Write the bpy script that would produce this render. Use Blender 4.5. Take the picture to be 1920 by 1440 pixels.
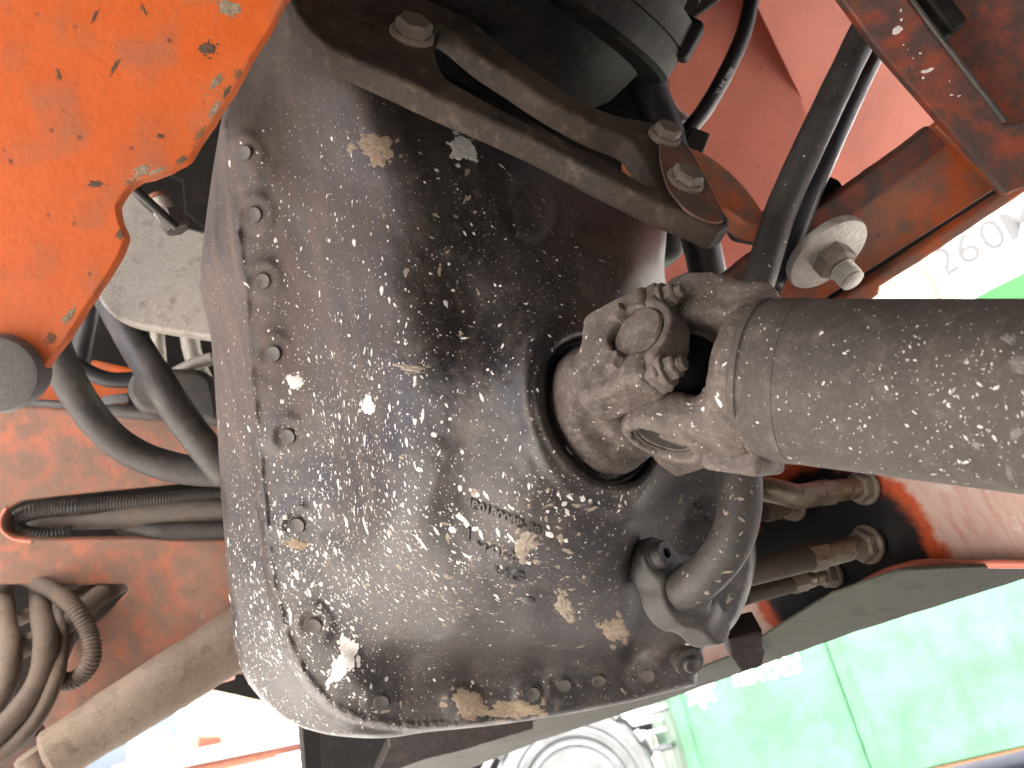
import bpy, bmesh, math, random
import numpy as np
from mathutils import Vector, Matrix, noise
from mathutils.bvhtree import BVHTree

random.seed(7)
RNG = np.random.default_rng(7)
for _o in list(bpy.data.objects):
    bpy.data.objects.remove(_o)
SC = bpy.context.scene
COL = SC.collection

# ---------------------------------------------------------------- camera
FOC = 1500.0                       # focal length in pixels of the 1920 px wide photograph
PITCH, ROLL = math.radians(25), math.radians(13)
EYE = Vector((0, 0, 0.62))
_f = Vector((0, math.cos(PITCH), math.sin(PITCH)))
_r = Vector((1, 0, 0))
_u = Vector((0, -math.sin(PITCH), math.cos(PITCH)))
_cx = math.cos(ROLL) * _r - math.sin(ROLL) * _u
_cy = math.sin(ROLL) * _r + math.cos(ROLL) * _u
CAM = Matrix(((_cx.x, _cy.x, -_f.x, EYE.x), (_cx.y, _cy.y, -_f.y, EYE.y),
              (_cx.z, _cy.z, -_f.z, EYE.z), (0, 0, 0, 1)))
cd = bpy.data.cameras.new('camera')
cd.sensor_width = 36
cd.lens = 36 * FOC / 1920
cd.clip_start, cd.clip_end = 0.02, 3000
cd.dof.use_dof = True
cd.dof.focus_distance = 0.53
cd.dof.aperture_fstop = 11
cam = bpy.data.objects.new('camera', cd)
COL.objects.link(cam)
cam.matrix_world = CAM
SC.camera = cam

# ---------------------------------------------------------------- sky, sun, exposure
SUN_EL, SUN_AZ = math.radians(55), math.radians(190)     # azimuth clockwise from +Y
w = bpy.data.worlds.new('World')
SC.world = w
w.use_nodes = True
nt = w.node_tree
nt.nodes.clear()
sky = nt.nodes.new('ShaderNodeTexSky')
sky.sky_type = 'NISHITA'
sky.sun_disc = False
sky.sun_elevation = SUN_EL
sky.sun_rotation = SUN_AZ
sky.air_density, sky.dust_density = 0.35, 8.0
sky.ozone_density = 0.0
bg = nt.nodes.new('ShaderNodeBackground')
bg.inputs[1].default_value = 0.15
out = nt.nodes.new('ShaderNodeOutputWorld')
nt.links.new(sky.outputs[0], bg.inputs[0])
nt.links.new(bg.outputs[0], out.inputs[0])
sl = bpy.data.lights.new('sun', 'SUN')
sl.energy = 4.0
sl.angle = math.radians(0.5)
sl.color = (1.0, 0.95, 0.88)
so = bpy.data.objects.new('sun', sl)
COL.objects.link(so)
_sd = Vector((math.sin(SUN_AZ) * math.cos(SUN_EL), math.cos(SUN_AZ) * math.cos(SUN_EL), math.sin(SUN_EL)))
so.rotation_euler = (-_sd).to_track_quat('-Z', 'Y').to_euler()
so.location = (0, 0, 8)
vs = SC.view_settings
vs.view_transform = 'Standard'
vs.look = 'None'
vs.gamma = 1
vs.use_curve_mapping = False
vs.exposure = 2.85
SC.render.engine = 'CYCLES'
SC.cycles.use_denoising = True
SC.cycles.max_bounces = 8
SC.cycles.diffuse_bounces = 5

# ---------------------------------------------------------------- helpers
def B(px, py, d):
    """camera-space point seen at photograph pixel (px, py), d metres ahead"""
    return np.array(((px - 960) * d / FOC, (720 - py) * d / FOC, -d))

def nrm(v):
    v = np.asarray(v, float)
    return v / np.linalg.norm(v)

CM = np.array(CAM)
def to_world(v):
    v = np.asarray(v, float)
    return v @ CM[:3, :3].T + CM[:3, 3]
def to_cam(v):
    v = np.asarray(v, float)
    return (v - CM[:3, 3]) @ CM[:3, :3]
def wdir(v):                                  # world direction -> camera direction
    return np.asarray(v, float) @ CM[:3, :3]

def props(o, label=None, cat=None, group=None, kind=None):
    if label: o['label'] = label
    if cat: o['category'] = cat
    if group: o['group'] = group
    if kind or cat: o['kind'] = kind or 'thing'
    return o

def thing(name, label, cat, base, group=None):
    o = bpy.data.objects.new(name, None)
    COL.objects.link(o)
    o.empty_display_size = 0.05
    o.location = Vector(to_world(base))
    return props(o, label, cat, group)

def mk(name, vf, mat, parent=None, smooth=True, angle=40, space='cam'):
    """one mesh object; vertices given in camera space (or world)"""
    v, f = vf[0], vf[1]
    v = np.asarray(v, float).reshape(-1, 3)
    if space == 'cam':
        v = to_world(v)
    org = np.array(parent.matrix_world.translation) if False else None
    if parent is not None:
        o0 = np.zeros(3)
        p = parent
        while p is not None:
            o0 += np.array(p.location)
            p = p.parent
        loc = np.zeros(3)
        v = v - o0
    else:
        loc = v.mean(0)
        v = v - loc
    me = bpy.data.meshes.new(name)
    me.from_pydata(v.tolist(), [], [list(map(int, q)) for q in f])
    me.update()
    if smooth:
        me.polygons.foreach_set('use_smooth', [True] * len(me.polygons))
        if angle is not None and angle < 180:
            me.set_sharp_from_angle(angle=math.radians(angle))
    me.materials.append(mat)
    o = bpy.data.objects.new(name, me)
    o.location = Vector(loc)
    o.parent = parent
    COL.objects.link(o)
    return o

def catmull(pts, n):
    pts = np.asarray(pts, float)
    if len(pts) == 2:
        t = np.linspace(0, 1, n)[:, None]
        return pts[0] * (1 - t) + pts[1] * t
    P = np.vstack([2 * pts[0] - pts[1], pts, 2 * pts[-1] - pts[-2]])
    seg = np.linalg.norm(np.diff(pts, axis=0), axis=1)
    s = np.concatenate([[0], np.cumsum(seg)])
    q = np.linspace(0, s[-1], n)
    outp = []
    for x in q:
        i = min(max(np.searchsorted(s, x) - 1, 0), len(pts) - 2)
        t = (x - s[i]) / max(seg[i], 1e-9)
        p0, p1, p2, p3 = P[i], P[i + 1], P[i + 2], P[i + 3]
        outp.append(0.5 * (2 * p1 + (p2 - p0) * t + (2 * p0 - 5 * p1 + 4 * p2 - p3) * t * t
                           + (3 * p1 - p0 - 3 * p2 + p3) * t ** 3))
    return np.array(outp)

def frame(ax):
    ax = nrm(ax)
    a = np.array((0, 0, 1.0)) if abs(ax[2]) < 0.8 else np.array((0, 1.0, 0))
    x = nrm(np.cross(a, ax))
    return x, np.cross(ax, x), ax

def tube(path, rad, seg=16, n=None, ribs=0, wob=0.0, cap=True):
    """swept tube along smoothed path; rad scalar or list; ribs = number of corrugations"""
    if n is None:
        n = 40
    if ribs:
        n = ribs * 4 + 1
    C = catmull(path, n)
    T = np.gradient(C, axis=0)
    T /= np.linalg.norm(T, axis=1)[:, None]
    r = np.interp(np.linspace(0, 1, n), np.linspace(0, 1, np.size(rad)), np.ravel(rad)) if np.size(rad) > 1 else np.full(n, float(rad))
    if ribs:
        r = r * (1 + 0.11 * np.array([(-1, 0.6, 1, 0.6)[i % 4] for i in range(n)]))
    x = frame(T[0])[0]
    V = []
    an = np.linspace(0, 2 * np.pi, seg, endpoint=False)
    for i in range(n):
        x = nrm(x - T[i] * np.dot(x, T[i]))
        y = np.cross(T[i], x)
        k = r[i] * (1 + wob * noise.noise(Vector(C[i] * 40))) if wob else r[i]
        V.append(C[i] + k * (np.cos(an)[:, None] * x + np.sin(an)[:, None] * y))
    V = np.vstack(V)
    F = []
    for i in range(n - 1):
        for j in range(seg):
            k = (j + 1) % seg
            F.append((i * seg + j, i * seg + k, (i + 1) * seg + k, (i + 1) * seg + j))
    if cap:
        F.append(tuple(range(seg - 1, -1, -1)))
        F.append(tuple(range((n - 1) * seg, n * seg)))
    return V, F

def lathe(org, ax, prof, seg=48, phase=0.0):
    """prof: list of (along axis, radius)"""
    x, y, z = frame(ax)
    V, F = [], []
    an = np.linspace(0, 2 * np.pi, seg, endpoint=False) + phase
    for t, r in prof:
        V.append(np.asarray(org) + z * t + max(r, 1e-5) * (np.cos(an)[:, None] * x + np.sin(an)[:, None] * y))
    n = len(prof)
    for i in range(n - 1):
        for j in range(seg):
            k = (j + 1) % seg
            F.append((i * seg + j, i * seg + k, (i + 1) * seg + k, (i + 1) * seg + j))
    F.append(tuple(range(seg - 1, -1, -1)))
    F.append(tuple(range((n - 1) * seg, n * seg)))
    return np.vstack(V), F

def hexhead(org, ax, r, h, phase=0.3, flange=0.0):
    """hexagon bolt head with a chamfered crown, optionally a washer flange"""
    prof = []
    V, F = lathe(org, ax, [(-0.2 * h, r), (0, r), (h * 0.82, r), (h, r * 0.82)], 6, phase)
    if flange:
        V2, F2 = lathe(org, ax, [(-0.2 * h, flange), (h * 0.12, flange), (h * 0.3, flange * 0.86)], 24)
        F2 = [tuple(i + len(V) for i in q) for q in F2]
        V, F = np.vstack([V, V2]), F + F2
    return V, F

def stud(org, ax, r, L, pitch=0.0018, seg=18):
    """threaded stud"""
    prof = [(-0.01, r)]
    t = 0
    while t < L - 0.002:
        prof += [(t, r), (t + pitch * 0.5, r * 0.86)]
        t += pitch
    prof += [(L - 0.001, r * 0.95), (L, r * 0.8)]
    return lathe(org, ax, prof, seg)

def join(*vfs):
    V, F, k = [], [], 0
    for v, f in vfs:
        V.append(np.asarray(v))
        F += [tuple(int(i) + k for i in q) for q in f]
        k += len(v)
    return np.vstack(V), F

def box(c, ax, ay, az, sx, sy, sz, bev=0.0, seg=2):
    """rounded box centred at c with half sizes"""
    bm = bmesh.new()
    bmesh.ops.create_cube(bm, size=2)
    for v in bm.verts:
        v.co = Vector((v.co.x * sx, v.co.y * sy, v.co.z * sz))
    if bev:
        bmesh.ops.bevel(bm, geom=bm.edges[:], offset=bev, segments=seg, affect='EDGES', profile=0.5)
    R = np.column_stack([nrm(ax), nrm(ay), nrm(az)])
    bm.verts.index_update()
    V = np.array([v.co[:] for v in bm.verts]) @ R.T + np.asarray(c)
    F = [tuple(v.index for v in f.verts) for f in bm.faces]
    bm.free()
    return V, F

def roundpoly(P, r, n=5):
    """round the corners of a 2-D polygon; r scalar or per corner"""
    P = np.asarray(P, float)
    m = len(P)
    rr = np.full(m, float(r)) if np.size(r) == 1 else np.asarray(r, float)
    O = []
    for i in range(m):
        a, b, c = P[i - 1], P[i], P[(i + 1) % m]
        u, v = a - b, c - b
        k = min(rr[i], 0.48 * np.linalg.norm(u), 0.48 * np.linalg.norm(v))
        if k < 1e-6:
            O.append(b)
            continue
        u, v = nrm(u), nrm(v)
        for t in np.linspace(0, 1, n):
            O.append((1 - t) ** 2 * (b + u * k) + 2 * t * (1 - t) * b + t * t * (b + v * k))
    return np.array(O)

class Plane:
    def __init__(self, p, n, up=(0, 1, 0)):
        self.p, self.n = np.asarray(p, float), nrm(n)
        self.x = nrm(np.cross(np.asarray(up, float), self.n))
        self.y = np.cross(self.n, self.x)
    def hit(self, px, py):
        r = np.array(((px - 960) / FOC, (720 - py) / FOC, -1.0))
        return r * (np.dot(self.n, self.p) / np.dot(self.n, r))
    def uv(self, px, py):
        q = self.hit(px, py) - self.p
        return np.array((np.dot(q, self.x), np.dot(q, self.y)))
    def at(self, u, v, h=0.0):
        return self.p + self.x * u + self.y * v + self.n * h

def curve_to_mesh(cu):
    ob = bpy.data.objects.new('tmp', cu)
    me = bpy.data.meshes.new_from_object(ob)
    V = np.array([v.co[:] for v in me.vertices])
    F = [tuple(p.vertices) for p in me.polygons]
    bpy.data.objects.remove(ob)
    bpy.data.curves.remove(cu)
    bpy.data.meshes.remove(me)
    return V, F

def flat_curve(polys, thick, bev):
    cu = bpy.data.curves.new('tmp', 'CURVE')
    cu.dimensions = '2D'
    cu.fill_mode = 'BOTH'
    cu.extrude = max(thick / 2 - bev, 0)
    cu.bevel_depth = bev
    cu.bevel_resolution = 2
    cu.offset = -bev
    for P in polys:
        s = cu.splines.new('POLY')
        s.points.add(len(P) - 1)
        for q, pt in zip(s.points, P):
            q.co = (pt[0], pt[1], 0, 1)
        s.use_cyclic_u = True
    return curve_to_mesh(cu)

def plate(pl, polys_px, thick, bev=0.0015, r=0.0, jit=0.0):
    """a thick plate whose front face lies in plane pl and whose outline (and holes) pass through the given
    photograph pixels; the thickness goes away from the viewer"""
    polys = []
    for k, P in enumerate(polys_px):
        Q = np.array([pl.uv(*p) for p in P])
        rr = r[k] if isinstance(r, (list, tuple)) else r
        if np.any(np.asarray(rr) > 0):
            Q = roundpoly(Q, rr)
        if jit:
            D = []
            for i in range(len(Q)):
                a, b = Q[i], Q[(i + 1) % len(Q)]
                m = max(1, int(np.linalg.norm(b - a) / 0.006))
                for t in range(m):
                    p = a + (b - a) * t / m
                    nn = noise.noise_vector(Vector((p[0] * 60, p[1] * 60, k))) 
                    n2 = noise.noise_vector(Vector((p[0] * 170, p[1] * 170, k + 5)))
                    D.append(p + jit * np.array((nn.x + 0.5 * n2.x, nn.y + 0.5 * n2.y)))
            Q = np.array(D)
        polys.append(Q)
    V, F = flat_curve(polys, thick, bev)
    V = np.array(pl.p) + V[:, :1] * pl.x + V[:, 1:2] * pl.y + (V[:, 2:3] - thick / 2) * pl.n
    return V, F

def text_mesh(s, size, depth, org, ax, ay, az, bold=0.0, align='CENTER'):
    cu = bpy.data.curves.new('tmp', 'FONT')
    cu.body = s
    cu.size = size
    cu.extrude = depth / 2
    cu.offset = bold
    cu.align_x, cu.align_y = align, 'CENTER'
    V, F = curve_to_mesh(cu)
    V = np.asarray(org) + V[:, :1] * nrm(ax) + V[:, 1:2] * nrm(ay) + (V[:, 2:3] + depth / 2) * nrm(az)
    return V, F

# ---- signed-distance modelling for the castings
def smin(a, b, k):
    h = np.clip(0.5 + 0.5 * (b - a) / k, 0, 1)
    return b * (1 - h) + a * h - k * h * (1 - h)
def smax(a, b, k):
    return -smin(-a, -b, k)
def loc(P, o, ex, ey, ez):
    q = P - np.asarray(o)
    return q @ ex, q @ ey, q @ ez
def s_cyl(P, o, ax, r, h0, h1, rd=0.002):
    q = P - np.asarray(o)
    ax = nrm(ax)
    t = q @ ax
    rad = np.sqrt(np.maximum((q * q).sum(-1) - t * t, 0))
    dx = rad - r + rd
    dy = np.maximum(h0 - t, t - h1) + rd
    return np.minimum(np.maximum(dx, dy), 0) + np.sqrt(np.maximum(dx, 0) ** 2 + np.maximum(dy, 0) ** 2) - rd
def s_box(P, o, fr, hx, hy, hz, rd=0.003):
    x, y, z = loc(P, o, *fr)
    a, b, c = np.abs(x) - hx + rd, np.abs(y) - hy + rd, np.abs(z) - hz + rd
    return np.minimum(np.maximum(a, np.maximum(b, c)), 0) + np.sqrt(np.maximum(a, 0) ** 2 + np.maximum(b, 0) ** 2 + np.maximum(c, 0) ** 2) - rd
def s_cap(P, a, b, ra, rb=None):
    a, b = np.asarray(a, float), np.asarray(b, float)
    rb = ra if rb is None else rb
    ab = b - a
    t = np.clip(((P - a) @ ab) / np.dot(ab, ab), 0, 1)
    return np.linalg.norm(P - a - t[..., None] * ab, axis=-1) - (ra + (rb - ra) * t)

def nets(fn, lo, hi, h):
    lo, hi = np.asarray(lo, float), np.asarray(hi, float)
    n = np.ceil((hi - lo) / h).astype(int) + 1
    g = np.stack(np.meshgrid(*[lo[i] + h * np.arange(n[i]) for i in range(3)], indexing='ij'), -1)
    F = fn(g).astype(np.float64)
    s = F < 0
    c = [s[i:n[0] - 1 + i, j:n[1] - 1 + j, k:n[2] - 1 + k] for i in (0, 1) for j in (0, 1) for k in (0, 1)]
    cnt = sum(x.astype(np.int8) for x in c)
    act = (cnt > 0) & (cnt < 8)
    idx = np.full(act.shape, -1, int)
    I = np.argwhere(act)
    idx[act] = np.arange(len(I))
    acc = np.zeros((len(I), 3))
    num = np.zeros(len(I))
    cor = [(i, j, k) for i in (0, 1) for j in (0, 1) for k in (0, 1)]
    for a in range(8):
        for b in range(a + 1, 8):
            da = np.array(cor[b]) - np.array(cor[a])
            if np.abs(da).sum() != 1:
                continue
            fa = F[tuple((I + cor[a]).T)]
            fb = F[tuple((I + cor[b]).T)]
            m = (fa < 0) != (fb < 0)
            t = np.where(m, fa / np.where(m, fa - fb, 1), 0)
            acc += np.where(m[:, None], np.array(cor[a]) + t[:, None] * da, 0)
            num += m
    V = lo + h * (I + acc / num[:, None])
    Q = []
    for ax in range(3):
        sl0 = [slice(None)] * 3
        sl1 = [slice(None)] * 3
        sl0[ax] = slice(0, -1)
        sl1[ax] = slice(1, None)
        a, b = s[tuple(sl0)], s[tuple(sl1)]
        E = np.argwhere(a != b)
        if not len(E):
            continue
        inside = a[tuple(E.T)]
        u, v = (ax + 1) % 3, (ax + 2) % 3
        ok = (E[:, u] > 0) & (E[:, v] > 0) & (E[:, u] < n[u] - 1) & (E[:, v] < n[v] - 1)
        E, inside = E[ok], inside[ok]
        du, dv = np.eye(3, dtype=int)[u], np.eye(3, dtype=int)[v]
        q = np.stack([idx[tuple((E - du - dv).T)], idx[tuple((E - dv).T)], idx[tuple(E.T)], idx[tuple((E - du).T)]], 1)
        q[~inside] = q[~inside][:, ::-1]
        Q.append(q)
    return V, np.vstack(Q).tolist()

# ---------------------------------------------------------------- materials
def N(nt, kind, **kw):
    n = nt.nodes.new(kind)
    for k, v in kw.items():
        if k in n.inputs:
            n.inputs[k].default_value = v
        else:
            setattr(n, k, v)
    return n

class MB:
    """small node-graph builder"""
    def __init__(self, name):
        self.m = bpy.data.materials.new(name)
        self.m.use_nodes = True
        self.t = self.m.node_tree
        self.b = self.t.nodes['Principled BSDF']
        self.co = self.t.nodes.new('ShaderNodeTexCoord').outputs['Object']
    def link(self, a, b):
        self.t.links.new(a, b)
    def map(self, scale=(1, 1, 1), rot=(0, 0, 0), loc=(0, 0, 0)):
        n = self.t.nodes.new('ShaderNodeMapping')
        n.inputs['Scale'].default_value = scale
        n.inputs['Rotation'].default_value = rot
        n.inputs['Location'].default_value = loc
        self.link(self.co, n.inputs['Vector'])
        return n.outputs[0]
    def noise(self, scale, detail=4, rough=0.55, vec=None, dist=0.0):
        n = N(self.t, 'ShaderNodeTexNoise', Scale=scale, Detail=detail, Roughness=rough, Distortion=dist)
        self.link(vec or self.co, n.inputs['Vector'])
        return n.outputs['Fac']
    def vor(self, scale, vec=None, out='Distance', rand=1.0):
        n = N(self.t, 'ShaderNodeTexVoronoi', Scale=scale, Randomness=rand)
        self.link(vec or self.co, n.inputs['Vector'])
        return n.outputs[out]
    def ramp(self, fac, a, b, va=0.0, vb=1.0):
        n = self.t.nodes.new('ShaderNodeMapRange')
        n.inputs['From Min'].default_value = a
        n.inputs['From Max'].default_value = b
        n.inputs['To Min'].default_value = va
        n.inputs['To Max'].default_value = vb
        n.interpolation_type = 'SMOOTHSTEP'
        self.link(fac, n.inputs['Value'])
        return n.outputs[0]
    def mul(self, a, b, op='MULTIPLY'):
        n = N(self.t, 'ShaderNodeMath', operation=op)
        for i, x in enumerate((a, b)):
            if isinstance(x, (int, float)):
                n.inputs[i].default_value = x
            else:
                self.link(x, n.inputs[i])
        return n.outputs[0]
    def mix(self, fac, a, b):
        n = N(self.t, 'ShaderNodeMix', data_type='RGBA')
        if isinstance(fac, (int, float)):
            n.inputs[0].default_value = fac
        else:
            self.link(fac, n.inputs[0])
        for i, x in ((6, a), (7, b)):
            if isinstance(x, tuple):
                n.inputs[i].default_value = (*x, 1)
            else:
                self.link(x, n.inputs[i])
        return n.outputs[2]
    def bump(self, h, strength=0.3, dist=0.002, prev=None):
        n = N(self.t, 'ShaderNodeBump', Strength=strength, Distance=dist)
        self.link(h, n.inputs['Height'])
        if prev is not None:
            self.link(prev, n.inputs['Normal'])
        return n.outputs[0]
    def done(self, color, rough=0.5, metal=0.0, normal=None, spec=0.5):
        for k, x in (('Base Color', color), ('Roughness', rough), ('Metallic', metal)):
            if isinstance(x, tuple):
                self.b.inputs[k].default_value = (*x, 1)
            elif isinstance(x, (int, float)):
                self.b.inputs[k].default_value = x
            else:
                self.link(x, self.b.inputs[k])
        self.b.inputs['Specular IOR Level'].default_value = spec
        if normal is not None:
            self.link(normal, self.b.inputs['Normal'])
        return self.m

def orange(name, base=(0.68, 0.085, 0.014), dirt=0.35, dirtcol=(0.16, 0.10, 0.07), chips=0.6, rough=0.42, scale=1.0, relief=0.45):
    b = MB(name)
    n1 = b.noise(9 * scale, 6, 0.6)
    n2 = b.noise(38 * scale, 5, 0.6)
    n3 = b.noise(260, 3, 0.6)
    c = b.mix(b.ramp(n1, 0.35, 0.7), base, tuple(x * 0.8 for x in base))
    c = b.mix(b.mul(b.ramp(n2, 0.62 - dirt * 0.35, 0.80 - dirt * 0.2), min(1, dirt * 1.6)), c, dirtcol)
    g = b.noise(6 * scale, 5, 0.6, vec=b.map(loc=(3.1, 1.7, 0.4)))
    c = b.mix(b.mul(b.ramp(g, 0.52, 0.75), dirt), c, tuple(x * 1.4 for x in dirtcol))
    ch = b.noise(21 * scale, 7, 0.62, vec=b.map(loc=(7.7, 0, 2)))
    c = b.mix(b.mul(b.ramp(ch, 0.665, 0.69), chips), c, (0.20, 0.17, 0.15))
    pit = b.vor(95)
    pm = b.mul(b.ramp(pit, 0.10, 0.16, 1, 0), b.ramp(n2, 0.45, 0.6))
    c = b.mix(b.mul(pm, 0.75), c, (0.06, 0.03, 0.02))
    c = b.mix(b.mul(n3, 0.25), c, tuple(x * 0.6 for x in base))
    n4 = b.noise(120, 4, 0.6)
    h = b.mul(b.mul(n3, 0.35), b.mul(b.mul(n2, 0.9), b.mul(n4, 0.8), 'ADD'), 'ADD')
    nr = b.bump(h, relief, 0.0022)
    nr = b.bump(b.ramp(pit, 0.0, 0.22), relief * 0.8, 0.0008, nr)
    nr = b.bump(b.ramp(ch, 0.665, 0.69, 1, 0), 0.3, 0.0006, nr)
    return b.done(c, b.ramp(n2, 0.2, 0.8, rough - 0.08, rough + 0.22), normal=nr)

def grime(name, c0, c1, c2=None, rough=0.6, sc=1.0, metal=0.0, bump=0.4, spec=0.5, streak=None):
    """dirty dark metal or rubber: two colours mixed by layered noise, a third as dust patches"""
    b = MB(name)
    n1 = b.noise(11 * sc, 6, 0.62)
    n2 = b.noise(55 * sc, 5, 0.65)
    n3 = b.noise(420, 3, 0.7)
    c = b.mix(b.ramp(n1, 0.36, 0.66), c0, c1)
    if c2:
        c = b.mix(b.mul(b.ramp(n2, 0.5, 0.72), 0.8), c, c2)
    c = b.mix(b.mul(b.ramp(n3, 0.45, 0.75), 0.35), c, tuple(min(1, x * 1.9) for x in c1))
    r = b.ramp(n1, 0.3, 0.7, rough - 0.1, rough + 0.12)
    h = b.mul(b.mul(n2, 0.7), b.mul(n3, 0.5), 'ADD')
    return b.done(c, r, metal, b.bump(h, bump, 0.0016), spec)

def plain(name, col, rough=0.5, metal=0.0, var=0.25, sc=30):
    b = MB(name)
    n = b.noise(sc, 5, 0.6)
    c = b.mix(b.ramp(n, 0.3, 0.7), col, tuple(x * (1 - var) for x in col))
    return b.done(c, b.ramp(n, 0.2, 0.8, max(0.05, rough - 0.08), rough + 0.1), metal, b.bump(n, 0.15, 0.001))

M = {}
M['plate_orange'] = orange('bright_orange_paint', (0.57, 0.100, 0.007), 0.45, (0.33, 0.115, 0.05), 0.9, 0.48, 1.0, 0.2)
M['wall_orange'] = orange('dusty_orange_paint', (0.30, 0.075, 0.026), 1.0, (0.13, 0.080, 0.055), 0.7, 0.6)
M['beam_orange'] = orange('dirty_orange_paint', (0.44, 0.098, 0.024), 0.7, (0.15, 0.095, 0.070), 0.9, 0.5, 1.3)
M['sooty_orange'] = orange('sooty_orange_paint', (0.26, 0.045, 0.014), 0.9, (0.05, 0.036, 0.03), 0.5, 0.55, 1.2)
M['hood_orange'] = orange('thin_hood_orange', (0.62, 0.185, 0.12), 0.05, (0.4, 0.2, 0.12), 0.05, 0.35, 1.0, 0.06)

M['gusset'] = orange('black_grime_over_orange', (0.05, 0.018, 0.010), 1.3, (0.014, 0.012, 0.011), 0.2, 0.6, 2.0)
M['bracket_end'] = orange('brown_worn_orange', (0.13, 0.042, 0.016), 1.0, (0.045, 0.032, 0.023), 0.3, 0.65, 1.6)
def housing_mat():
    b = MB('black_painted_casting_with_dust')
    n1 = b.noise(7, 6, 0.6)
    n2 = b.noise(45, 6, 0.65)
    n3 = b.noise(500, 2, 0.7)
    st = b.noise(60, 5, 0.6, vec=b.map(scale=(1.0, 1.0, 0.16), rot=(0, 0.15, 0)))
    c = b.mix(b.ramp(n1, 0.38, 0.62), (0.010, 0.010, 0.0105), (0.026, 0.021, 0.018))
    c = b.mix(b.mul(b.ramp(st, 0.48, 0.72), 0.55), c, (0.085, 0.062, 0.046))
    c = b.mix(b.mul(b.ramp(n2, 0.55, 0.75), 0.5), c, (0.10, 0.085, 0.066))
    c = b.mix(b.mul(b.ramp(n3, 0.5, 0.75), 0.4), c, (0.13, 0.115, 0.10))
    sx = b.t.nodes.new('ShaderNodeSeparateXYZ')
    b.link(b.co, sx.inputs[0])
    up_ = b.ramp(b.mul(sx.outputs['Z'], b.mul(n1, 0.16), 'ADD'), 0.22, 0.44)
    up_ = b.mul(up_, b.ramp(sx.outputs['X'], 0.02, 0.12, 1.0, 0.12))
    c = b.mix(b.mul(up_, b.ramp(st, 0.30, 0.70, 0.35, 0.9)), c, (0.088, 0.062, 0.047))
    sp = b.vor(330)
    spc = b.vor(330, out='Color')
    sep = b.t.nodes.new('ShaderNodeSeparateColor')
    b.link(spc, sep.inputs[0])
    m = b.mul(b.ramp(sp, 0.12, 0.2, 1, 0), b.ramp(sep.outputs[0], 0.6, 0.7))
    c = b.mix(b.mul(m, 0.7), c, (0.45, 0.42, 0.37))
    r = b.ramp(b.mul(n1, b.mul(st, 0.5), 'ADD'), 0.5, 0.95, 0.36, 0.56)
    r = b.mul(r, b.mul(up_, 0.30), 'ADD')
    h = b.mul(b.mul(n2, 0.6), b.mul(st, 0.35), 'ADD')
    h = b.mul(h, b.mul(n3, 0.25), 'ADD')
    return b.done(c, r, 0.0, b.bump(h, 0.38, 0.0016), 0.62)
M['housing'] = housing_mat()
M['shaft'] = grime('dusty_grey_shaft_paint', (0.054, 0.047, 0.040), (0.084, 0.072, 0.060), (0.115, 0.100, 0.083), 0.70, 1.5, bump=0.3, spec=0.3)
M['yoke'] = grime('dusty_forged_steel', (0.070, 0.056, 0.045), (0.125, 0.102, 0.084), (0.18, 0.152, 0.125), 0.65, 2.4, bump=0.6, spec=0.35)
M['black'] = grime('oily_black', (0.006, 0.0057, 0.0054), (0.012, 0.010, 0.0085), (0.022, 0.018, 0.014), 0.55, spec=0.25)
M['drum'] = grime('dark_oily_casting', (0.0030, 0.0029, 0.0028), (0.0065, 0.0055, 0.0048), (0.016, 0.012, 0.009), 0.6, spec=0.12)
M['bracket'] = grime('brown_dusty_bracket', (0.018, 0.0135, 0.010), (0.038, 0.028, 0.020), (0.075, 0.054, 0.036), 0.7, 1.5, spec=0.2)
M['bolt'] = grime('dusty_steel_bolt', (0.16, 0.135, 0.105), (0.24, 0.20, 0.155), (0.12, 0.08, 0.05), 0.55, 3, metal=0.25)
M['bolt_dark'] = grime('grimy_black_bolt', (0.035, 0.034, 0.033), (0.07, 0.062, 0.055), (0.10, 0.07, 0.045), 0.5, 3, metal=0.2)
M['housing_bolt'] = grime('dusty_painted_bolt', (0.05, 0.047, 0.044), (0.085, 0.075, 0.064), (0.11, 0.085, 0.06), 0.45, 3)
M['zinc'] = grime('dull_zinc_steel', (0.30, 0.285, 0.25), (0.40, 0.375, 0.33), (0.55, 0.52, 0.46), 0.5, 3, metal=0.35)
M['greyplate'] = grime('dusty_grey_plate', (0.22, 0.205, 0.180), (0.29, 0.27, 0.235), (0.14, 0.115, 0.092), 0.6, 1.0)
M['disc'] = grime('matt_grey_cap', (0.085, 0.085, 0.08), (0.125, 0.12, 0.115), None, 0.55, 1.0)
M['rubber'] = grime('dusty_black_rubber', (0.022, 0.021, 0.020), (0.045, 0.040, 0.035), (0.065, 0.056, 0.047), 0.55, 2)
M['rubber_clean'] = grime('black_rubber', (0.012, 0.012, 0.013), (0.022, 0.022, 0.024), None, 0.38, 2, bump=0.15)
M['brownhose'] = grime('mud_dusted_hose', (0.050, 0.036, 0.025), (0.080, 0.059, 0.041), (0.028, 0.021, 0.015), 0.75, 2)
M['slothose'] = grime('dark_dusty_hose', (0.045, 0.035, 0.026), (0.075, 0.058, 0.043), (0.03, 0.024, 0.02), 0.7, 2)
M['bracket_bolt'] = grime('brown_dusty_bolt', (0.075, 0.060, 0.047), (0.11, 0.088, 0.068), (0.06, 0.045, 0.033), 0.6, 3, metal=0.1)
M['mudtube'] = grime('mud_coated_cylinder', (0.092, 0.068, 0.048), (0.140, 0.107, 0.078), (0.060, 0.043, 0.030), 0.72, 1.2)
M['brass'] = grime('grimy_hydraulic_fitting', (0.17, 0.14, 0.095), (0.28, 0.235, 0.165), (0.10, 0.07, 0.045), 0.42, 3, metal=0.55)
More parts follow.
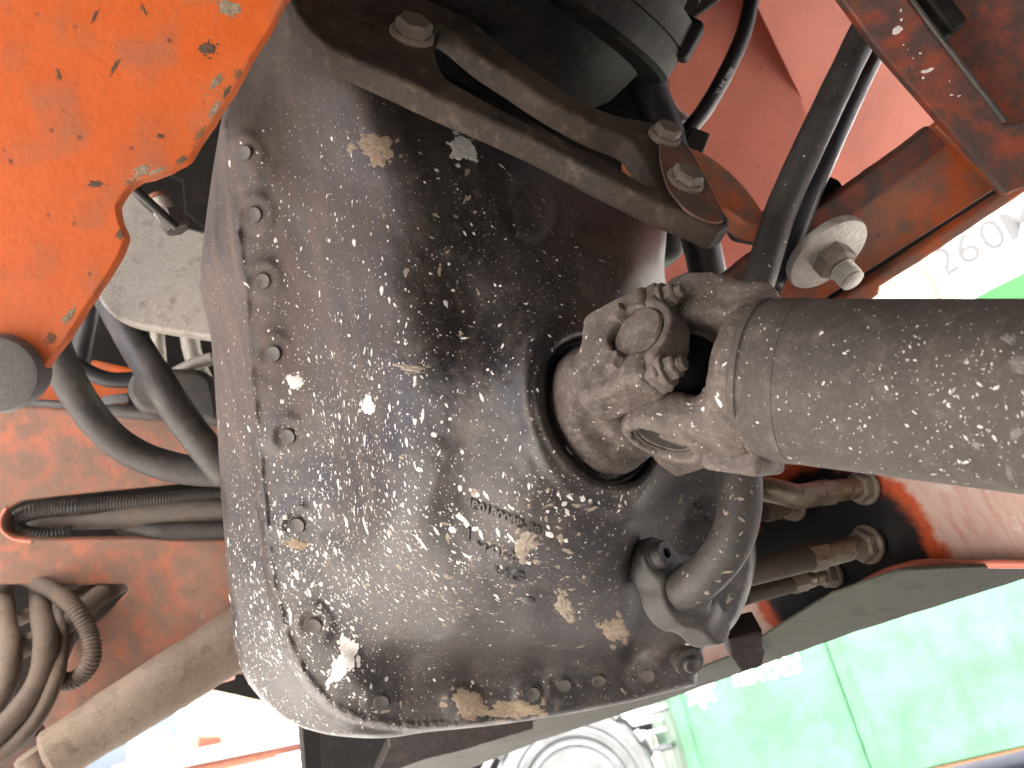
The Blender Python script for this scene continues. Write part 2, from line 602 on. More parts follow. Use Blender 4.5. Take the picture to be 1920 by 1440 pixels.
M['underrail'] = grime('dirty_grey_green_rail', (0.034, 0.036, 0.026), (0.066, 0.068, 0.048), (0.028, 0.022, 0.016), 0.6, 1.0)
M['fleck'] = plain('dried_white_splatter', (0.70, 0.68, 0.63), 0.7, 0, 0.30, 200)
M['flecktan'] = plain('dried_tan_splatter', (0.30, 0.255, 0.19), 0.8, 0, 0.4, 200)
M['shaft_scuff'] = plain('scuffed_grey_primer', (0.19, 0.175, 0.15), 0.75, 0, 0.5, 260)
M['mud'] = grime('dry_tan_mud', (0.19, 0.145, 0.095), (0.28, 0.22, 0.15), (0.15, 0.11, 0.07), 0.85, 4, bump=0.9)
M['edge_grime'] = grime('brown_edge_grime', (0.07, 0.042, 0.022), (0.12, 0.07, 0.035), None, 0.8, 4)
M['rust'] = grime('rust', (0.14, 0.055, 0.025), (0.20, 0.09, 0.04), None, 0.8, 4)
M['green'] = plain('scuffed_green_paint', (0.046, 0.145, 0.084), 0.5, 0, 0.50, 4.5)
M['signwhite'] = plain('white_enamel', (0.82, 0.82, 0.80), 0.45, 0, 0.05, 3)
M['signgrey'] = plain('grey_lettering', (0.52, 0.54, 0.56), 0.5, 0, 0.05, 3)
M['signgreen'] = plain('bright_green_paint', (0.002, 0.085, 0.010), 0.5, 0, 0.2, 3)
M['cream'] = plain('cream_paint', (0.24, 0.20, 0.145), 0.6, 0, 0.12, 2)
M['digit'] = plain('faded_grey_digits', (0.036, 0.040, 0.043), 0.5, 0, 0.05, 3)
M['skid'] = plain('orange_skid_paint', (0.10, 0.045, 0.012), 0.6)
M['yellow'] = plain('yellow_decal', (0.8, 0.5, 0.03), 0.5)
M['tyre'] = grime('worn_tyre_rubber', (0.034, 0.039, 0.042), (0.060, 0.068, 0.072), None, 0.7)
M['rim'] = plain('grey_wheel_rim', (0.12, 0.135, 0.15), 0.4, 0.2)
M['bluegrey'] = plain('blue_plastic', (0.10, 0.25, 0.42), 0.5)
M['galv'] = plain('galvanised_tube', (0.55, 0.56, 0.58), 0.4, 0.4, 0.3)
M['rustred'] = plain('rusty_red_steel', (0.25, 0.09, 0.05), 0.7)
M['lilac'] = plain('pale_lilac_box', (0.38, 0.36, 0.46), 0.6)

# ================================================================ ground
def ground():
    n = 3
    v = [(-300, -300, 0), (300, -300, 0), (300, 300, 0), (-300, 300, 0)]
    b = MB('pale_yard_concrete')
    n1 = b.noise(1.2, 6, 0.6)
    n2 = b.noise(30, 5, 0.6)
    c = b.mix(b.ramp(n1, 0.35, 0.65), (0.42, 0.41, 0.40), (0.34, 0.33, 0.32))
    c = b.mix(b.mul(b.ramp(n2, 0.5, 0.7), 0.4), c, (0.58, 0.56, 0.53))
    m = b.done(c, 0.85, 0, b.bump(n2, 0.3, 0.01))
    o = mk('ground', (v, [(0, 1, 2, 3)]), m, None, False, space='world')
    props(o, kind='structure')
ground()

# ================================================================ transmission housing
J = np.array((0.103, 0.006, -0.475))                     # centre of the universal joint
DA = nrm((0.765, -0.068, 0.64))                          # drive shaft axis
AA = nrm((0.714, 0.36, 0.60))                            # gearbox output axis
T1 = nrm((-0.364, -0.867, 0.342))
T1 = nrm(T1 - DA * np.dot(T1, DA))
T2 = nrm(-np.cross(AA, T1))
CC = J - 0.060 * AA                                      # collar centre

# depth of the casting's face, sampled (photograph pixel -> metres ahead)
HP = [
 # left silhouette and side
 (430, 120, .745), (400, 330, .74), (340, 440, .75), (325, 520, .75), (385, 610, .735), (400, 700, .72), (410, 850, .71),
 (420, 1000, .70), (432, 1150, .70), (450, 1260, .70), (500, 1335, .705),
 # seam / flange edge
 (415, 240, .672), (428, 330, .668), (440, 420, .664), (452, 520, .660), (460, 600, .657), (468, 700, .652), (480, 820, .648),
 (492, 950, .645), (502, 1050, .643), (522, 1150, .643), (562, 1255, .645), (640, 1335, .652), (760, 1360, .665),
 # bolt line
 (470, 288, .660), (488, 403, .655), (503, 527, .650), (523, 663, .645), (548, 818, .640), (568, 985, .636), (598, 1172, .636),
 (715, 1300, .648), (865, 1312, .658), (1000, 1300, .665), (1060, 1290, .668), (1122, 1275, .672), (1215, 1262, .680), (1290, 1245, .69),
 # bottom edge
 (900, 1352, .668), (1050, 1338, .672), (1200, 1310, .68),
 # foot of the dome
 (530, 200, .668), (545, 300, .648), (560, 430, .640), (580, 560, .632), (600, 700, .624), (620, 850, .617), (640, 1000, .612), (680, 1130, .617),
 (760, 1232, .640), (880, 1252, .655), (1010, 1245, .657), (1150, 1225, .657),
 # dome left flank
 (600, 200, .640), (640, 330, .617), (660, 500, .590), (680, 680, .563), (695, 850, .545), (720, 1000, .540), (760, 560, .552), (765, 700, .524), (765, 850, .508), (790, 960, .512), (790, 1110, .568), (860, 1180, .586), (1000, 1180, .580), (1120, 1165, .578),
 # crest
 (660, 150, .622), (690, 230, .605), (735, 350, .584), (820, 460, .570), (840, 700, .548), (870, 850, .530), (880, 980, .530), (930, 1090, .535), (1040, 1110, .540), (1140, 1110, .548),
 # front
 (780, 240, .612), (860, 300, .607), (900, 400, .592), (960, 330, .622), (1000, 420, .598), (1000, 560, .565), (1080, 500, .585), (1130, 560, .575), (1190, 500, .605),
 (950, 700, .520), (980, 820, .502), (1000, 950, .512), (1100, 1000, .530), (1350, 930, .610),
 # falling away under the bracket
 (700, 90, .66), (820, 170, .675), (950, 240, .69), (1050, 330, .69), (1150, 390, .70), (1240, 430, .71), (1255, 520, .69), (1260, 600, .66),
 # pad of the oil pipe
 (1225, 1070, .588), (1260, 1150, .610), (1330, 1080, .600), (1340, 1170, .625), (1400, 1030, .612), (1395, 1120, .625), (1280, 1200, .640), (1310, 700, .62),
 (1340, 830, .62), (1300, 1000, .596),
]
HP = [h for h in HP if not (820 < h[0] < 1260 and 540 < h[1] < 1060)]
AC = nrm(AA + np.array((0, 0, 0.30)))                    # the nose face is a little less turned away than the shaft
HP += [(960, 800, .484), (900, 820, .495), (840, 830, .501), (930, 690, .505), (860, 690, .515), (970, 600, .530), (880, 580, .555), (1040, 560, .545), (960, 940, .484), (890, 960, .508),
       (850, 985, .514), (1000, 1020, .500), (1080, 1040, .506), (930, 1040, .514), (1160, 1010, .522), (1235, 1000, .580), (1290, 950, .602), (1250, 940, .585), (1330, 900, .612), (1120, 540, .565), (1190, 540, .59)]
_ex, _ey, _ez = frame(AC)
for _t in np.linspace(0, 2 * np.pi, 28, endpoint=False):
    _q = CC - AC * 0.006 + 0.061 * (np.cos(_t) * _ex + np.sin(_t) * _ey)
    _px, _py = 960 + _q[0] / -_q[2] * FOC, 720 - _q[1] / -_q[2] * FOC
    if _px < 1150 or (_py > 900 and _px < 1215):
        HP.append((_px, _py, -_q[2]))
HP = np.array(HP)
def _rbf(r):
    return np.where(r > 1e-9, r * r * np.log(r + 1e-12), 0)
_xy = HP[:, :2] / 500.0
_K = _rbf(np.linalg.norm(_xy[:, None] - _xy[None], axis=-1)) + np.eye(len(HP)) * 0.004
_Pm = np.column_stack([np.ones(len(HP)), _xy])
_A = np.block([[_K, _Pm], [_Pm.T, np.zeros((3, 3))]])
_co = np.linalg.solve(_A, np.concatenate([HP[:, 2], np.zeros(3)]))
def sstep(a, b, x):
    t = np.clip((x - a) / (b - a), 0, 1)
    return t * t * (3 - 2 * t)

BOLTS = [(462, 288), (480, 403), (495, 527), (515, 663), (541, 818), (559, 985), (590, 1172), (715, 1315),
         (868, 1316), (1000, 1300), (1058, 1283), (1122, 1275), (1215, 1265)]
SEAM = catmull([(405, 215), (415, 240), (428, 330), (440, 420), (452, 520), (460, 600), (468, 700), (480, 820), (492, 950), (502, 1050), (522, 1150),
                (562, 1255), (640, 1335), (760, 1362), (900, 1355)], 160)
def H(px, py):
    px, py = np.asarray(px, float), np.asarray(py, float)
    sh = px.shape
    x, y = px.ravel(), py.ravel()
    q = np.stack([x, y], -1) / 500.0
    d = np.zeros(len(x))
    for s in range(0, len(x), 20000):
        e = slice(s, s + 20000)
        d[e] = _rbf(np.linalg.norm(q[e, None] - _xy[None], axis=-1)) @ _co[:-3] + _co[-3] + q[e] @ _co[-2:]
    # collar: the face round the output shaft is square to its axis
    r = np.stack([(x - 960) / FOC, (720 - y) / FOC, -np.ones_like(x)], -1)
    c = CC - 0.002 * AC
    dp = np.dot(AC, c) / (r @ AC)
    P = r * dp[:, None]
    rad = np.linalg.norm(P - c, axis=-1)
    wgt = np.where((dp > 0.3) & (dp < 0.8), sstep(0.073, 0.056, rad), 0)
    lip = 0.004 * np.exp(-((rad - 0.0535) / 0.004) ** 2)
    gro = 0.012 * sstep(0.0495, 0.0475, rad)
    d = d * (1 - wgt) + (dp - lip + gro) * wgt
    # step between the dome's lower lobe and the oil-pipe pad
    ex = np.interp(y, [860, 930, 980, 1060, 1120, 1180, 1215], [1262, 1215, 1190, 1178, 1188, 1190, 1165])
    d += 0.020 * sstep(-16, 20, x - ex) * sstep(850, 930, y) * sstep(1260, 1200, y) - 0.004 * np.exp(-((x - ex + 16) / 22) ** 2) * sstep(900, 960, y) * sstep(1230, 1190, y)
    # shoulder along the foot of the dome
    ye = 1222 - (x - 760) * 0.035
    d += 0.011 * sstep(-26, 16, y - ye) * sstep(640, 780, x) * sstep(1250, 1180, x) * sstep(1330, 1262, y)
    # oblong casting mark, upper right
    e1 = np.hypot((x - 1000) / 42, (y - 400) / 62)
    d += 0.0016 * np.exp(-((e1 - 1) / 0.22) ** 2) - 0.0012 * sstep(1, 0.5, e1)
    # round rim under the bolts: bosses, pockets
    for i, (bx, by) in enumerate(BOLTS):
        rr = np.hypot(x - bx, y - by)
        if i < 7:
            ca = ((x - bx) * -0.75 + (y - by) * -0.66) / np.maximum(rr, 1)
            d += -0.0040 * np.exp(-((rr - 36) / 12) ** 2) * sstep(-0.3, 0.8, ca)
            d += 0.0030 * np.exp(-(((x - bx + 16) / 22) ** 2 + ((y - by - 32) / 20) ** 2)) * (i < 4)
        d += -0.0022 * sstep(46, 26, rr)
    # seam ridge: the flange edge
    sd = np.full(len(x), 1e9)
    near = (x < 960)
    if near.any():
        xs = x[near][:, None] - SEAM[None, :, 0]
        ys = y[near][:, None] - SEAM[None, :, 1]
        kk = (xs * xs + ys * ys).argmin(1)
        ii = np.arange(len(kk))
        tg = np.gradient(SEAM, axis=0)[kk]
        sg = np.sign(xs[ii, kk] * tg[:, 1] - ys[ii, kk] * tg[:, 0])       # negative on the outer side
        sd[near] = np.sqrt((xs * xs + ys * ys).min(1)) * sg
    jag = 0.8 + 0.22 * np.sin(y * 0.043 + 1.0) * np.cos(y * 0.017 + x * 0.01) + 0.12 * np.sin(y * 0.11 + x * 0.05)
    d += -0.0050 * np.exp(-((sd - 3) / 8) ** 2) * jag + 0.010 * sstep(-2, -13, sd) * sstep(-110, -40, sd)
    # weld-like lumps along the seam at the bottom corner
    d += -0.003 * np.exp(-(((x - 655) / 26) ** 2 + ((y - 1350) / 20) ** 2))
    # rib between the lower bolts
    d += -0.0045 * np.exp(-(((x - 655 - (y - 1250) * 0.6) / 30) ** 2)) * sstep(1200, 1235, y) * sstep(1325, 1280, y)
    # dents and lumps of the casting
    return d.reshape(sh)

def edge(P, n):
    return catmull(P, n)
NU, NV = 270, 330
Lc = edge([(440, 90), (402, 300), (384, 430), (376, 505), (380, 565), (392, 615), (400, 680), (406, 780), (413, 900), (421, 1010), (430, 1110), (440, 1205), (462, 1275), (515, 1335), (570, 1366)], NV)
Rc = edge([(1255, 380), (1249, 450), (1247, 520), (1270, 620), (1310, 750), (1330, 850), (1362, 900), (1402, 960), (1418, 1040), (1402, 1120), (1372, 1178), (1330, 1208), (1312, 1235), (1305, 1285)], NV)
Tc = edge([(440, 90), (560, -10), (680, 60), (800, 120), (950, 200), (1100, 290), (1255, 380)], NU)
Bc = edge([(570, 1366), (630, 1380), (720, 1384), (800, 1373), (900, 1363), (1000, 1350), (1100, 1333), (1200, 1312), (1305, 1285)], NU)
u = np.linspace(0, 1, NU)[None, :, None]
v = np.linspace(0, 1, NV)[:, None, None]
S = (1 - v) * Tc[None] + v * Bc[None] + (1 - u) * Lc[:, None] + u * Rc[:, None] \
    - ((1 - u) * (1 - v) * Tc[0] + u * (1 - v) * Tc[-1] + (1 - u) * v * Bc[0] + u * v * Bc[-1])
D = H(S[..., 0], S[..., 1])
PX, PY = S[..., 0], S[..., 1]
# cast roughness
_nz = np.zeros_like(D)
for a in range(NV):
    for b_ in range(NU):
        q = Vector((PX[a, b_] / 70, PY[a, b_] / 70, 0))
        _nz[a, b_] = noise.noise(q) * 0.0014 + noise.noise(q * 2.7) * 0.0006 + noise.noise(q * 9) * 0.00022
_sd = np.full(D.shape, 1e9)
for _p in SEAM:
    _sd = np.minimum(_sd, np.hypot(PX - _p[0], PY - _p[1]))
for a in range(NV):
    for b_ in range(NU):
        if _sd[a, b_] < 30:
            q = Vector((PX[a, b_] / 11, PY[a, b_] / 17, 5))
            _nz[a, b_] += math.exp(-(_sd[a, b_] / 12) ** 2) * (noise.noise(q) * 0.0022 + noise.noise(q * 2.3) * 0.0010)
D = D + _nz
# the rim turns back over the last few rows
ri = np.minimum(np.minimum(np.arange(NV)[:, None], NV - 1 - np.arange(NV)[:, None]) * 4.0,
                np.minimum(np.arange(NU)[None], NU - 1 - np.arange(NU)[None]) * 3.6)
D = D + 0.010 * (1 - np.clip(ri / 14, 0, 1)) ** 2
V3 = np.stack([(PX - 960) * D / FOC, (720 - PY) * D / FOC, -D], -1).reshape(-1, 3)
Fh = []
for a in range(NV - 1):
    for b_ in range(NU - 1):
        i = a * NU + b_
        Fh.append((i, i + NU, i + NU + 1, i + 1))
ring = [(0, b_) for b_ in range(NU)] + [(a, NU - 1) for a in range(1, NV)] + [(NV - 1, b_) for b_ in range(NU - 2, -1, -1)] + [(a, 0) for a in range(NV - 2, 0, -1)]
ringi = [a * NU + b_ for a, b_ in ring]
base_n = len(V3)
extra = []
ctr = np.array((0.02, 0.0, 0))
for k, (dz, sc) in enumerate(((0.012, 1.004), (0.03, 0.99), (0.10, 0.93), (0.28, 0.80))):
    for i in ringi:
        p = V3[i].copy()
        p[:2] = ctr[:2] + (p[:2] - ctr[:2]) * sc
        p[2] = -(max(-p[2] + dz, 0))
        extra.append(p)
Vh = np.vstack([V3, np.array(extra)])
nr_ = len(ringi)
prev = ringi
for k in range(4):
    cur = [base_n + k * nr_ + i for i in range(nr_)]
    for i in range(nr_):
        j = (i + 1) % nr_
        Fh.append((prev[i], prev[j], cur[j], cur[i]))
    prev = cur
Fh.append(tuple(prev))
HOUSE = thing('transmission_housing', 'big black cast transmission housing speckled with white splatter, drive shaft leaving its nose', 'transmission', B(800, 1360, .70))
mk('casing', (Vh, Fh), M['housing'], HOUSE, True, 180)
BV_H = BVHTree.FromPolygons([Vector(p) for p in Vh], [tuple(f) for f in Fh[:-1]])

def cast(bvh, px, py, o=(0, 0, 0)):
    r = Vector(((px - 960) / FOC, (720 - py) / FOC, -1.0)) * 0.6 - Vector(o)
    h = bvh.ray_cast(Vector(o), r.normalized())
    if h[0] is None:
        return None
    n = h[1]
    if n.dot(r) > 0:
        n = -n
    return np.array(h[0]), np.array(n)
def smooth_n(px, py, e=14):
    a = [B(px + dx, py + dy, float(H(np.array([px + dx]), np.array([py + dy]))[0])) for dx, dy in ((-e, 0), (e, 0), (0, -e), (0, e))]
    n = nrm(np.cross(a[1] - a[0], a[2] - a[3]))
    return n if n[2] > 0 else -n

for i, (bx, by) in enumerate(BOLTS):
    p, n = cast(BV_H, bx, by)
    n = nrm(smooth_n(bx, by, 34) + np.array((0, 0, 0.25)))
    if i == 8:
        continue
    r = 0.0068 if i < 9 else 0.0062
    wv = lathe(p - n * 0.002, n, [(-0.006, r * 1.22), (0.0018, r * 1.22), (0.0022, r * 1.12), (0.0010, r * 1.04), (0.0010, r * 0.99), (0.0034, r * 0.97), (0.0046, r * 0.86), (0.0043, r * 0.6), (0.0038, 0.0001)], 28)
    mk('bolt', wv, M['housing_bolt'], HOUSE)

# last flange ear with its bolt, lower right
p = B(1292, 1240, .672)
n = nrm((0.25, -0.2, 0.95))
mk('flange_ear', lathe(p, n, [(-0.05, 0.012), (-0.002, 0.0135), (0.002, 0.0125), (0.003, 0.010)], 28), M['housing'], HOUSE)
mk('bolt', lathe(p, n, [(0, 0.0075), (0.006, 0.0073), (0.0075, 0.006), (0.006, 0.0035), (0.006, 0.0001)], 24), M['bolt_dark'], HOUSE)
# lip seal and dust slinger in the nose
mk('seal_ring', lathe(CC, AC, [(-0.016, 0.0490), (-0.009, 0.0490), (-0.006, 0.0478), (-0.006, 0.0460), (-0.010, 0.045), (-0.012, 0.034), (-0.012, 0.0001)], 72), M['black'], HOUSE)
# plugged hole
p, n = cast(BV_H, 990, 1125)
mk('plug', lathe(p - n * 0.002, n, [(-.004, 0.0052), (0.0024, 0.0052), (0.0032, 0.0042), (0.0032, 0.0001)], 20), M['bolt_dark'], HOUSE)
# raised casting letters
def cast_text(s, px, py, size, rot, name='cast_lettering'):
    p, _ = cast(BV_H, px, py)
    n = smooth_n(px, py, 40)
    t = np.array((math.cos(rot), math.sin(rot), 0))
    ax = nrm(t - n * np.dot(t, n))
    ay = np.cross(n, ax)
    V, F = text_mesh(s, size, 0.0016, p - n * 0.0004, ax, ay, n, 0.0003)
    # lay each vertex on the curved face
    W = []
    for q in V:
        k = np.dot(q - p, n)
        h = cast(BV_H, 960 + q[0] / -q[2] * FOC, 720 - q[1] / -q[2] * FOC)
        W.append(h[0] + n * (k + 0.0002) if h is not None and np.linalg.norm(h[0] - q) < 0.02 else q)
    mk(name, (np.array(W), F), M['housing'], HOUSE, False)
cast_text('4B018008B-88', 945, 965, 0.0088, math.radians(-5))
cast_text('1', 880, 1000, 0.014, math.radians(-5))
cast_text('M41-2', 930, 1030, 0.0105, math.radians(-4))
cast_text('HG', 955, 1075, 0.0150, math.radians(-4))
cast_text('SEP', 1310, 950, 0.0058, math.radians(-20))
cast_text('TED', 1330, 975, 0.0058, math.radians(-20))

# ---------------------------------------------------------------- splatter
def flecks(name, bvh, spots, parent, mat, off=0.00022, inst=0.20):
    """spots: (px, py, radius m, stretch, angle); flat irregular dried drops lying on the surface"""
    V, F = [], []
    for (px, py, r, stx, ang) in spots:
        h = cast(bvh, px, py)
        if h is None:
            continue
        p, n = h
        t = np.array((math.cos(ang), math.sin(ang), 0.0))
        x = t - n * np.dot(t, n)
        if np.linalg.norm(x) < 0.2:
            continue
        x = nrm(x)
        y = np.cross(n, x)
        m = 11 if r > 0.0012 else 8
        k = len(V)
        V.append(p + n * (off + min(r * 0.22, 0.0008)))
        ph = random.random() * 6
        for j in range(m):
            a = 2 * math.pi * j / m
            q = r * (1 + random.uniform(-inst, inst))
            cx = math.cos(a) * q * stx
            if cx > 0 and stx > 1.4:
                cx *= 1.35
            cy = math.sin(a) * q * (1 - 0.3 * max(0, math.cos(a)) * (stx > 1.4))
            V.append(p + x * cx + y * cy + n * (off * 0.4))
        for j in range(m):
            F.append((k, k + 1 + j, k + 1 + (j + 1) % m))
    o = mk(name, (np.array(V), F), mat, parent, True, 180)
    o['kind'] = 'stuff'
    return o

def dens(blobs, n, box_, base=0.05):
    """rejection sample pixels from a sum of Gaussians"""
    outp = []
    x0, y0, x1, y1 = box_
    mx = max(b[4] for b in blobs) + base
    while len(outp) < n:
        x, y = random.uniform(x0, x1), random.uniform(y0, y1)
        d = base + sum(b[4] * math.exp(-((x - b[0]) / b[2]) ** 2 - ((y - b[1]) / b[3]) ** 2) for b in blobs)
        c = 0.5 + 0.9 * noise.noise(Vector((x / 60, y / 60, 3)))
        if random.random() * mx * 1.4 < d * (0.4 + max(0, c)):
            outp.append((x, y))
    return outp

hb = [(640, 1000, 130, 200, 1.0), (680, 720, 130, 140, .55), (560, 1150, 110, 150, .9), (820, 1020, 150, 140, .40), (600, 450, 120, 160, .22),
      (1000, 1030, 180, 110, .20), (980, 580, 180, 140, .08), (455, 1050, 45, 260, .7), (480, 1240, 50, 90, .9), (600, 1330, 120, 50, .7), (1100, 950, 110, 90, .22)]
def spotlist(pts, med, sig, mx, tilt=-1.15, tl=0.35, smax_=2.4):
    o = []
    for x, y in pts:
        r = min(mx, med * math.exp(random.gauss(0, sig)))
        s = 1 + abs(random.gauss(0, 0.55)) if random.random() < 0.8 else random.uniform(1.6, smax_ + 0.8)
        if x > 820 and random.random() < 0.25:
            a = random.uniform(0, 3.14)
        else:
            a = tilt + random.gauss(0, tl)
        o.append((x, y, r, s, a))
    return o
flecks('white_splatter', BV_H, spotlist(dens(hb, 1650, (400, 180, 1420, 1390), 0.03), 0.00058, 0.50, 0.0024), HOUSE, M['fleck'])
flecks('fine_splatter', BV_H, spotlist(dens(hb, 3800, (400, 180, 1420, 1390), 0.04), 0.00030, 0.35, 0.0008), HOUSE, M['fleck'])  # fine drops; the extra ones lower left whiten the casting like a sheen
hb2 = [(930, 1080, 200, 110, 1.0), (950, 1300, 300, 60, .8), (1050, 1000, 160, 120, .7), (1000, 450, 220, 140, .4), (1290, 1100, 100, 120, .5), (1320, 960, 60, 80, .5)]
flecks('tan_splatter', BV_H, spotlist(dens(hb2, 420, (560, 230, 1420, 1380)), 0.00075, 0.5, 0.0030, -0.9, 0.8), HOUSE, M['flecktan'], inst=0.35)

# caked mud patches: lumpy crusts lying on the casting
def crust(bvh, cx, cy, w, h, rot, name, mat, parent, thick=0.0016, seed=1):
    """a thin ragged crust with a few islands round it, draped on the surface"""
    V, F = [], []
    rs = random.Random(seed)
    blobs = [(0, 0, 1.0)]
    for _ in range(9):
        an = rs.uniform(0, 6.28)
        blobs.append((math.cos(an) * rs.uniform(0.75, 1.35), math.sin(an) * rs.uniform(0.75, 1.35), rs.uniform(0.05, 0.24)))
    for bi, (ox, oy, sc) in enumerate(blobs):
        m = 56 if bi == 0 else 14
        rings = (0.0, 0.35, 0.6, 0.8, 0.93, 1.0) if bi == 0 else (0.0, 0.6, 1.0)
        k0 = len(V)
        ok = True
        pts = []
        for ri_, rr in enumerate(rings):
            for j in range(m if rr else 1):
                an = 2 * math.pi * j / m
                q = Vector((math.cos(an) * 1.1, math.sin(an) * 1.1, seed * 1.7 + bi))
                rad = rr * sc * (0.80 + 0.38 * noise.noise(q) + 0.24 * noise.noise(q * 2.6) + 0.16 * noise.noise(q * 6.5) + 0.08 * noise.noise(q * 15))
                ix, iy = (ox + math.cos(an) * rad) * w, (oy + math.sin(an) * rad) * h
                px = cx + ix * math.cos(rot) - iy * math.sin(rot)
                py = cy + ix * math.sin(rot) + iy * math.cos(rot)
                hq = cast(bvh, px, py)
                if hq is None:
                    ok = False
                    break
                t = thick * (0.25 if bi else 1) * (1 - rr ** 6) * (0.6 + 0.7 * noise.noise(Vector((ix / 6, iy / 6, seed)))) + 0.00006
                pts.append(hq[0] + hq[1] * t)
            if not ok:
                break
        if not ok:
            continue
        V += pts
        for ri_ in range(len(rings) - 1):
            for j in range(m):
                j2 = (j + 1) % m
                if ri_ == 0:
                    F.append((k0, k0 + 1 + j, k0 + 1 + j2))
                else:
                    a0, a1 = k0 + 1 + (ri_ - 1) * m, k0 + 1 + ri_ * m
                    F.append((a0 + j, a1 + j, a1 + j2, a0 + j2))
    if F:
        o = mk(name, (np.array(V), F), mat, parent, True, 180)
        o['kind'] = 'stuff'
crust(BV_H, 705, 280, 46, 34, 0.5, 'mud_crust', M['mud'], HOUSE, 0.0008, seed=2)
crust(BV_H, 868, 282, 34, 22, 0.6, 'pale_crust', M['fleck'], HOUSE, 0.0012, seed=5)
crust(BV_H, 650, 1225, 26, 40, 0.25, 'pale_crust', M['fleck'], HOUSE, 0.0003, seed=8)
crust(BV_H, 632, 1262, 16, 30, 0.6, 'pale_crust', M['fleck'], HOUSE, 0.0003, seed=9)
crust(BV_H, 880, 1318, 42, 34, 0.2, 'mud_crust', M['mud'], HOUSE, 0.0008, seed=11)
crust(BV_H, 960, 1330, 60, 22, -0.1, 'mud_crust', M['mud'], HOUSE, 0.001, seed=14)
crust(BV_H, 560, 1020, 22, 12, 0.2, 'mud_crust', M['mud'], HOUSE, 0.001, seed=17)
crust(BV_H, 770, 690, 34, 8, 0.1, 'pale_crust', M['flecktan'], HOUSE, 0.001, seed=20)
crust(BV_H, 553, 716, 18, 16, 0.1, 'pale_crust', M['fleck'], HOUSE, 0.001, seed=23)
crust(BV_H, 1150, 1180, 30, 26, 0.8, 'mud_crust', M['mud'], HOUSE, 0.0012, seed=26)
crust(BV_H, 690, 760, 14, 20, 0.1, 'pale_crust', M['fleck'], HOUSE, 0.001, seed=29)
crust(BV_H, 1060, 1140, 34, 20, 0.9, 'mud_crust', M['flecktan'], HOUSE, 0.0012, seed=33)
crust(BV_H, 985, 1020, 24, 34, 0.6, 'mud_crust', M['flecktan'], HOUSE, 0.0012, seed=36)

# ================================================================ drive shaft with universal joint
SHAFT = thing('drive_shaft', 'thick dusty grey drive shaft with universal joint coming towards the viewer', 'drive shaft', J)
N1 = np.cross(DA, T1)
N2 = np.cross(AA, T2)
f1 = (DA, T1, N1)
f2 = (AA, T2, N2)
pj = lambda o, fr, a, t, n: np.asarray(o) + fr[0] * a + fr[1] * t + fr[2] * n

TR = 0.0445
def lumps(P):
    x, y, z = P[..., 0], P[..., 1], P[..., 2]
    return 0.00055 * (np.sin(310 * x + 2 * np.sin(150 * y)) * np.sin(290 * y + 1.3) * np.sin(330 * z + 0.7) + 0.6 * np.sin(700 * x + 1) * np.sin(640 * y) * np.sin(690 * z + 2))
def yoke1(P):
    d = s_cyl(P, J, DA, TR - 0.001, 0.038, 0.058, 0.004)
    d = smin(d, s_cyl(P, J, DA, TR - 0.008, 0.030, 0.050, 0.006), 0.010)
    for s in (1, -1):
        ear = s_cyl(P, J, T1 * s, 0.0255 if s > 0 else 0.0285, 0.024, 0.0475 if s > 0 else 0.0560, 0.005)
        arm = s_box(P, pj(J, f1, 0.022, s * (0.0345 if s > 0 else 0.038), 0), f1, 0.026, 0.011 if s > 0 else 0.0145, 0.0245, 0.008)
        e = smin(ear, arm, 0.008)
        d = smin(d, e, 0.012)
    # throat of the fork
    cut = s_cap(P, pj(J, f1, -0.03, 0, 0), pj(J, f1, 0.008, 0, 0), 0.0250)
    d = smax(d, -cut, 0.006)
    for s in (1, -1):
        d = smax(d, -s_cyl(P, J, T1 * s, 0.0185, 0.043, 0.08, 0.001), 0.0015)
        d = smax(d, -s_cyl(P, J, T1 * s, 0.0145, 0.0, 0.08, 0.001), 0.0015)
    return d + lumps(P)
lo, hi = J - 0.11, J + 0.11
hi[2] = J[2] + 0.10
FORK = nets(yoke1, lo, hi, 0.0014)
mk('fork', FORK, M['yoke'], SHAFT, True, 55)
tprof = [(0.044, TR - 0.004), (0.046, TR - 0.0006), (0.0475, TR + 0.0006), (0.0505, TR + 0.0007), (0.0515, TR - 0.0004), (0.0525, TR - 0.0006), (0.0535, TR + 0.0004), (0.070, TR + 0.0003), (0.0705, TR), (0.80, TR)]
_tp = []
for i in range(len(tprof) - 1):
    m = 24 if i == len(tprof) - 2 else 1
    for k in range(m):
        t = k / m
        _tp.append((tprof[i][0] * (1 - t) + tprof[i + 1][0] * t, tprof[i][1] * (1 - t) + tprof[i + 1][1] * t))
_tp.append(tprof[-1])
TUBE = lathe(J, DA, _tp, 128)
mk('tube', TUBE, M['shaft'], SHAFT, True, 30)
# balance lug under the fork
def lug(P):
    d = s_box(P, pj(J, f1, 0.040, 0.036, 0.020), (nrm(DA), nrm(T1 + 0.5 * N1), nrm(np.cross(DA, nrm(T1 + 0.5 * N1)))), 0.017, 0.012, 0.020, 0.004)
    return d
mk('balance_lug', nets(lug, pj(J, f1, 0.040, 0.036, 0.020) - 0.035, pj(J, f1, 0.040, 0.036, 0.020) + 0.035, 0.0012), M['yoke'], SHAFT, True, 50)
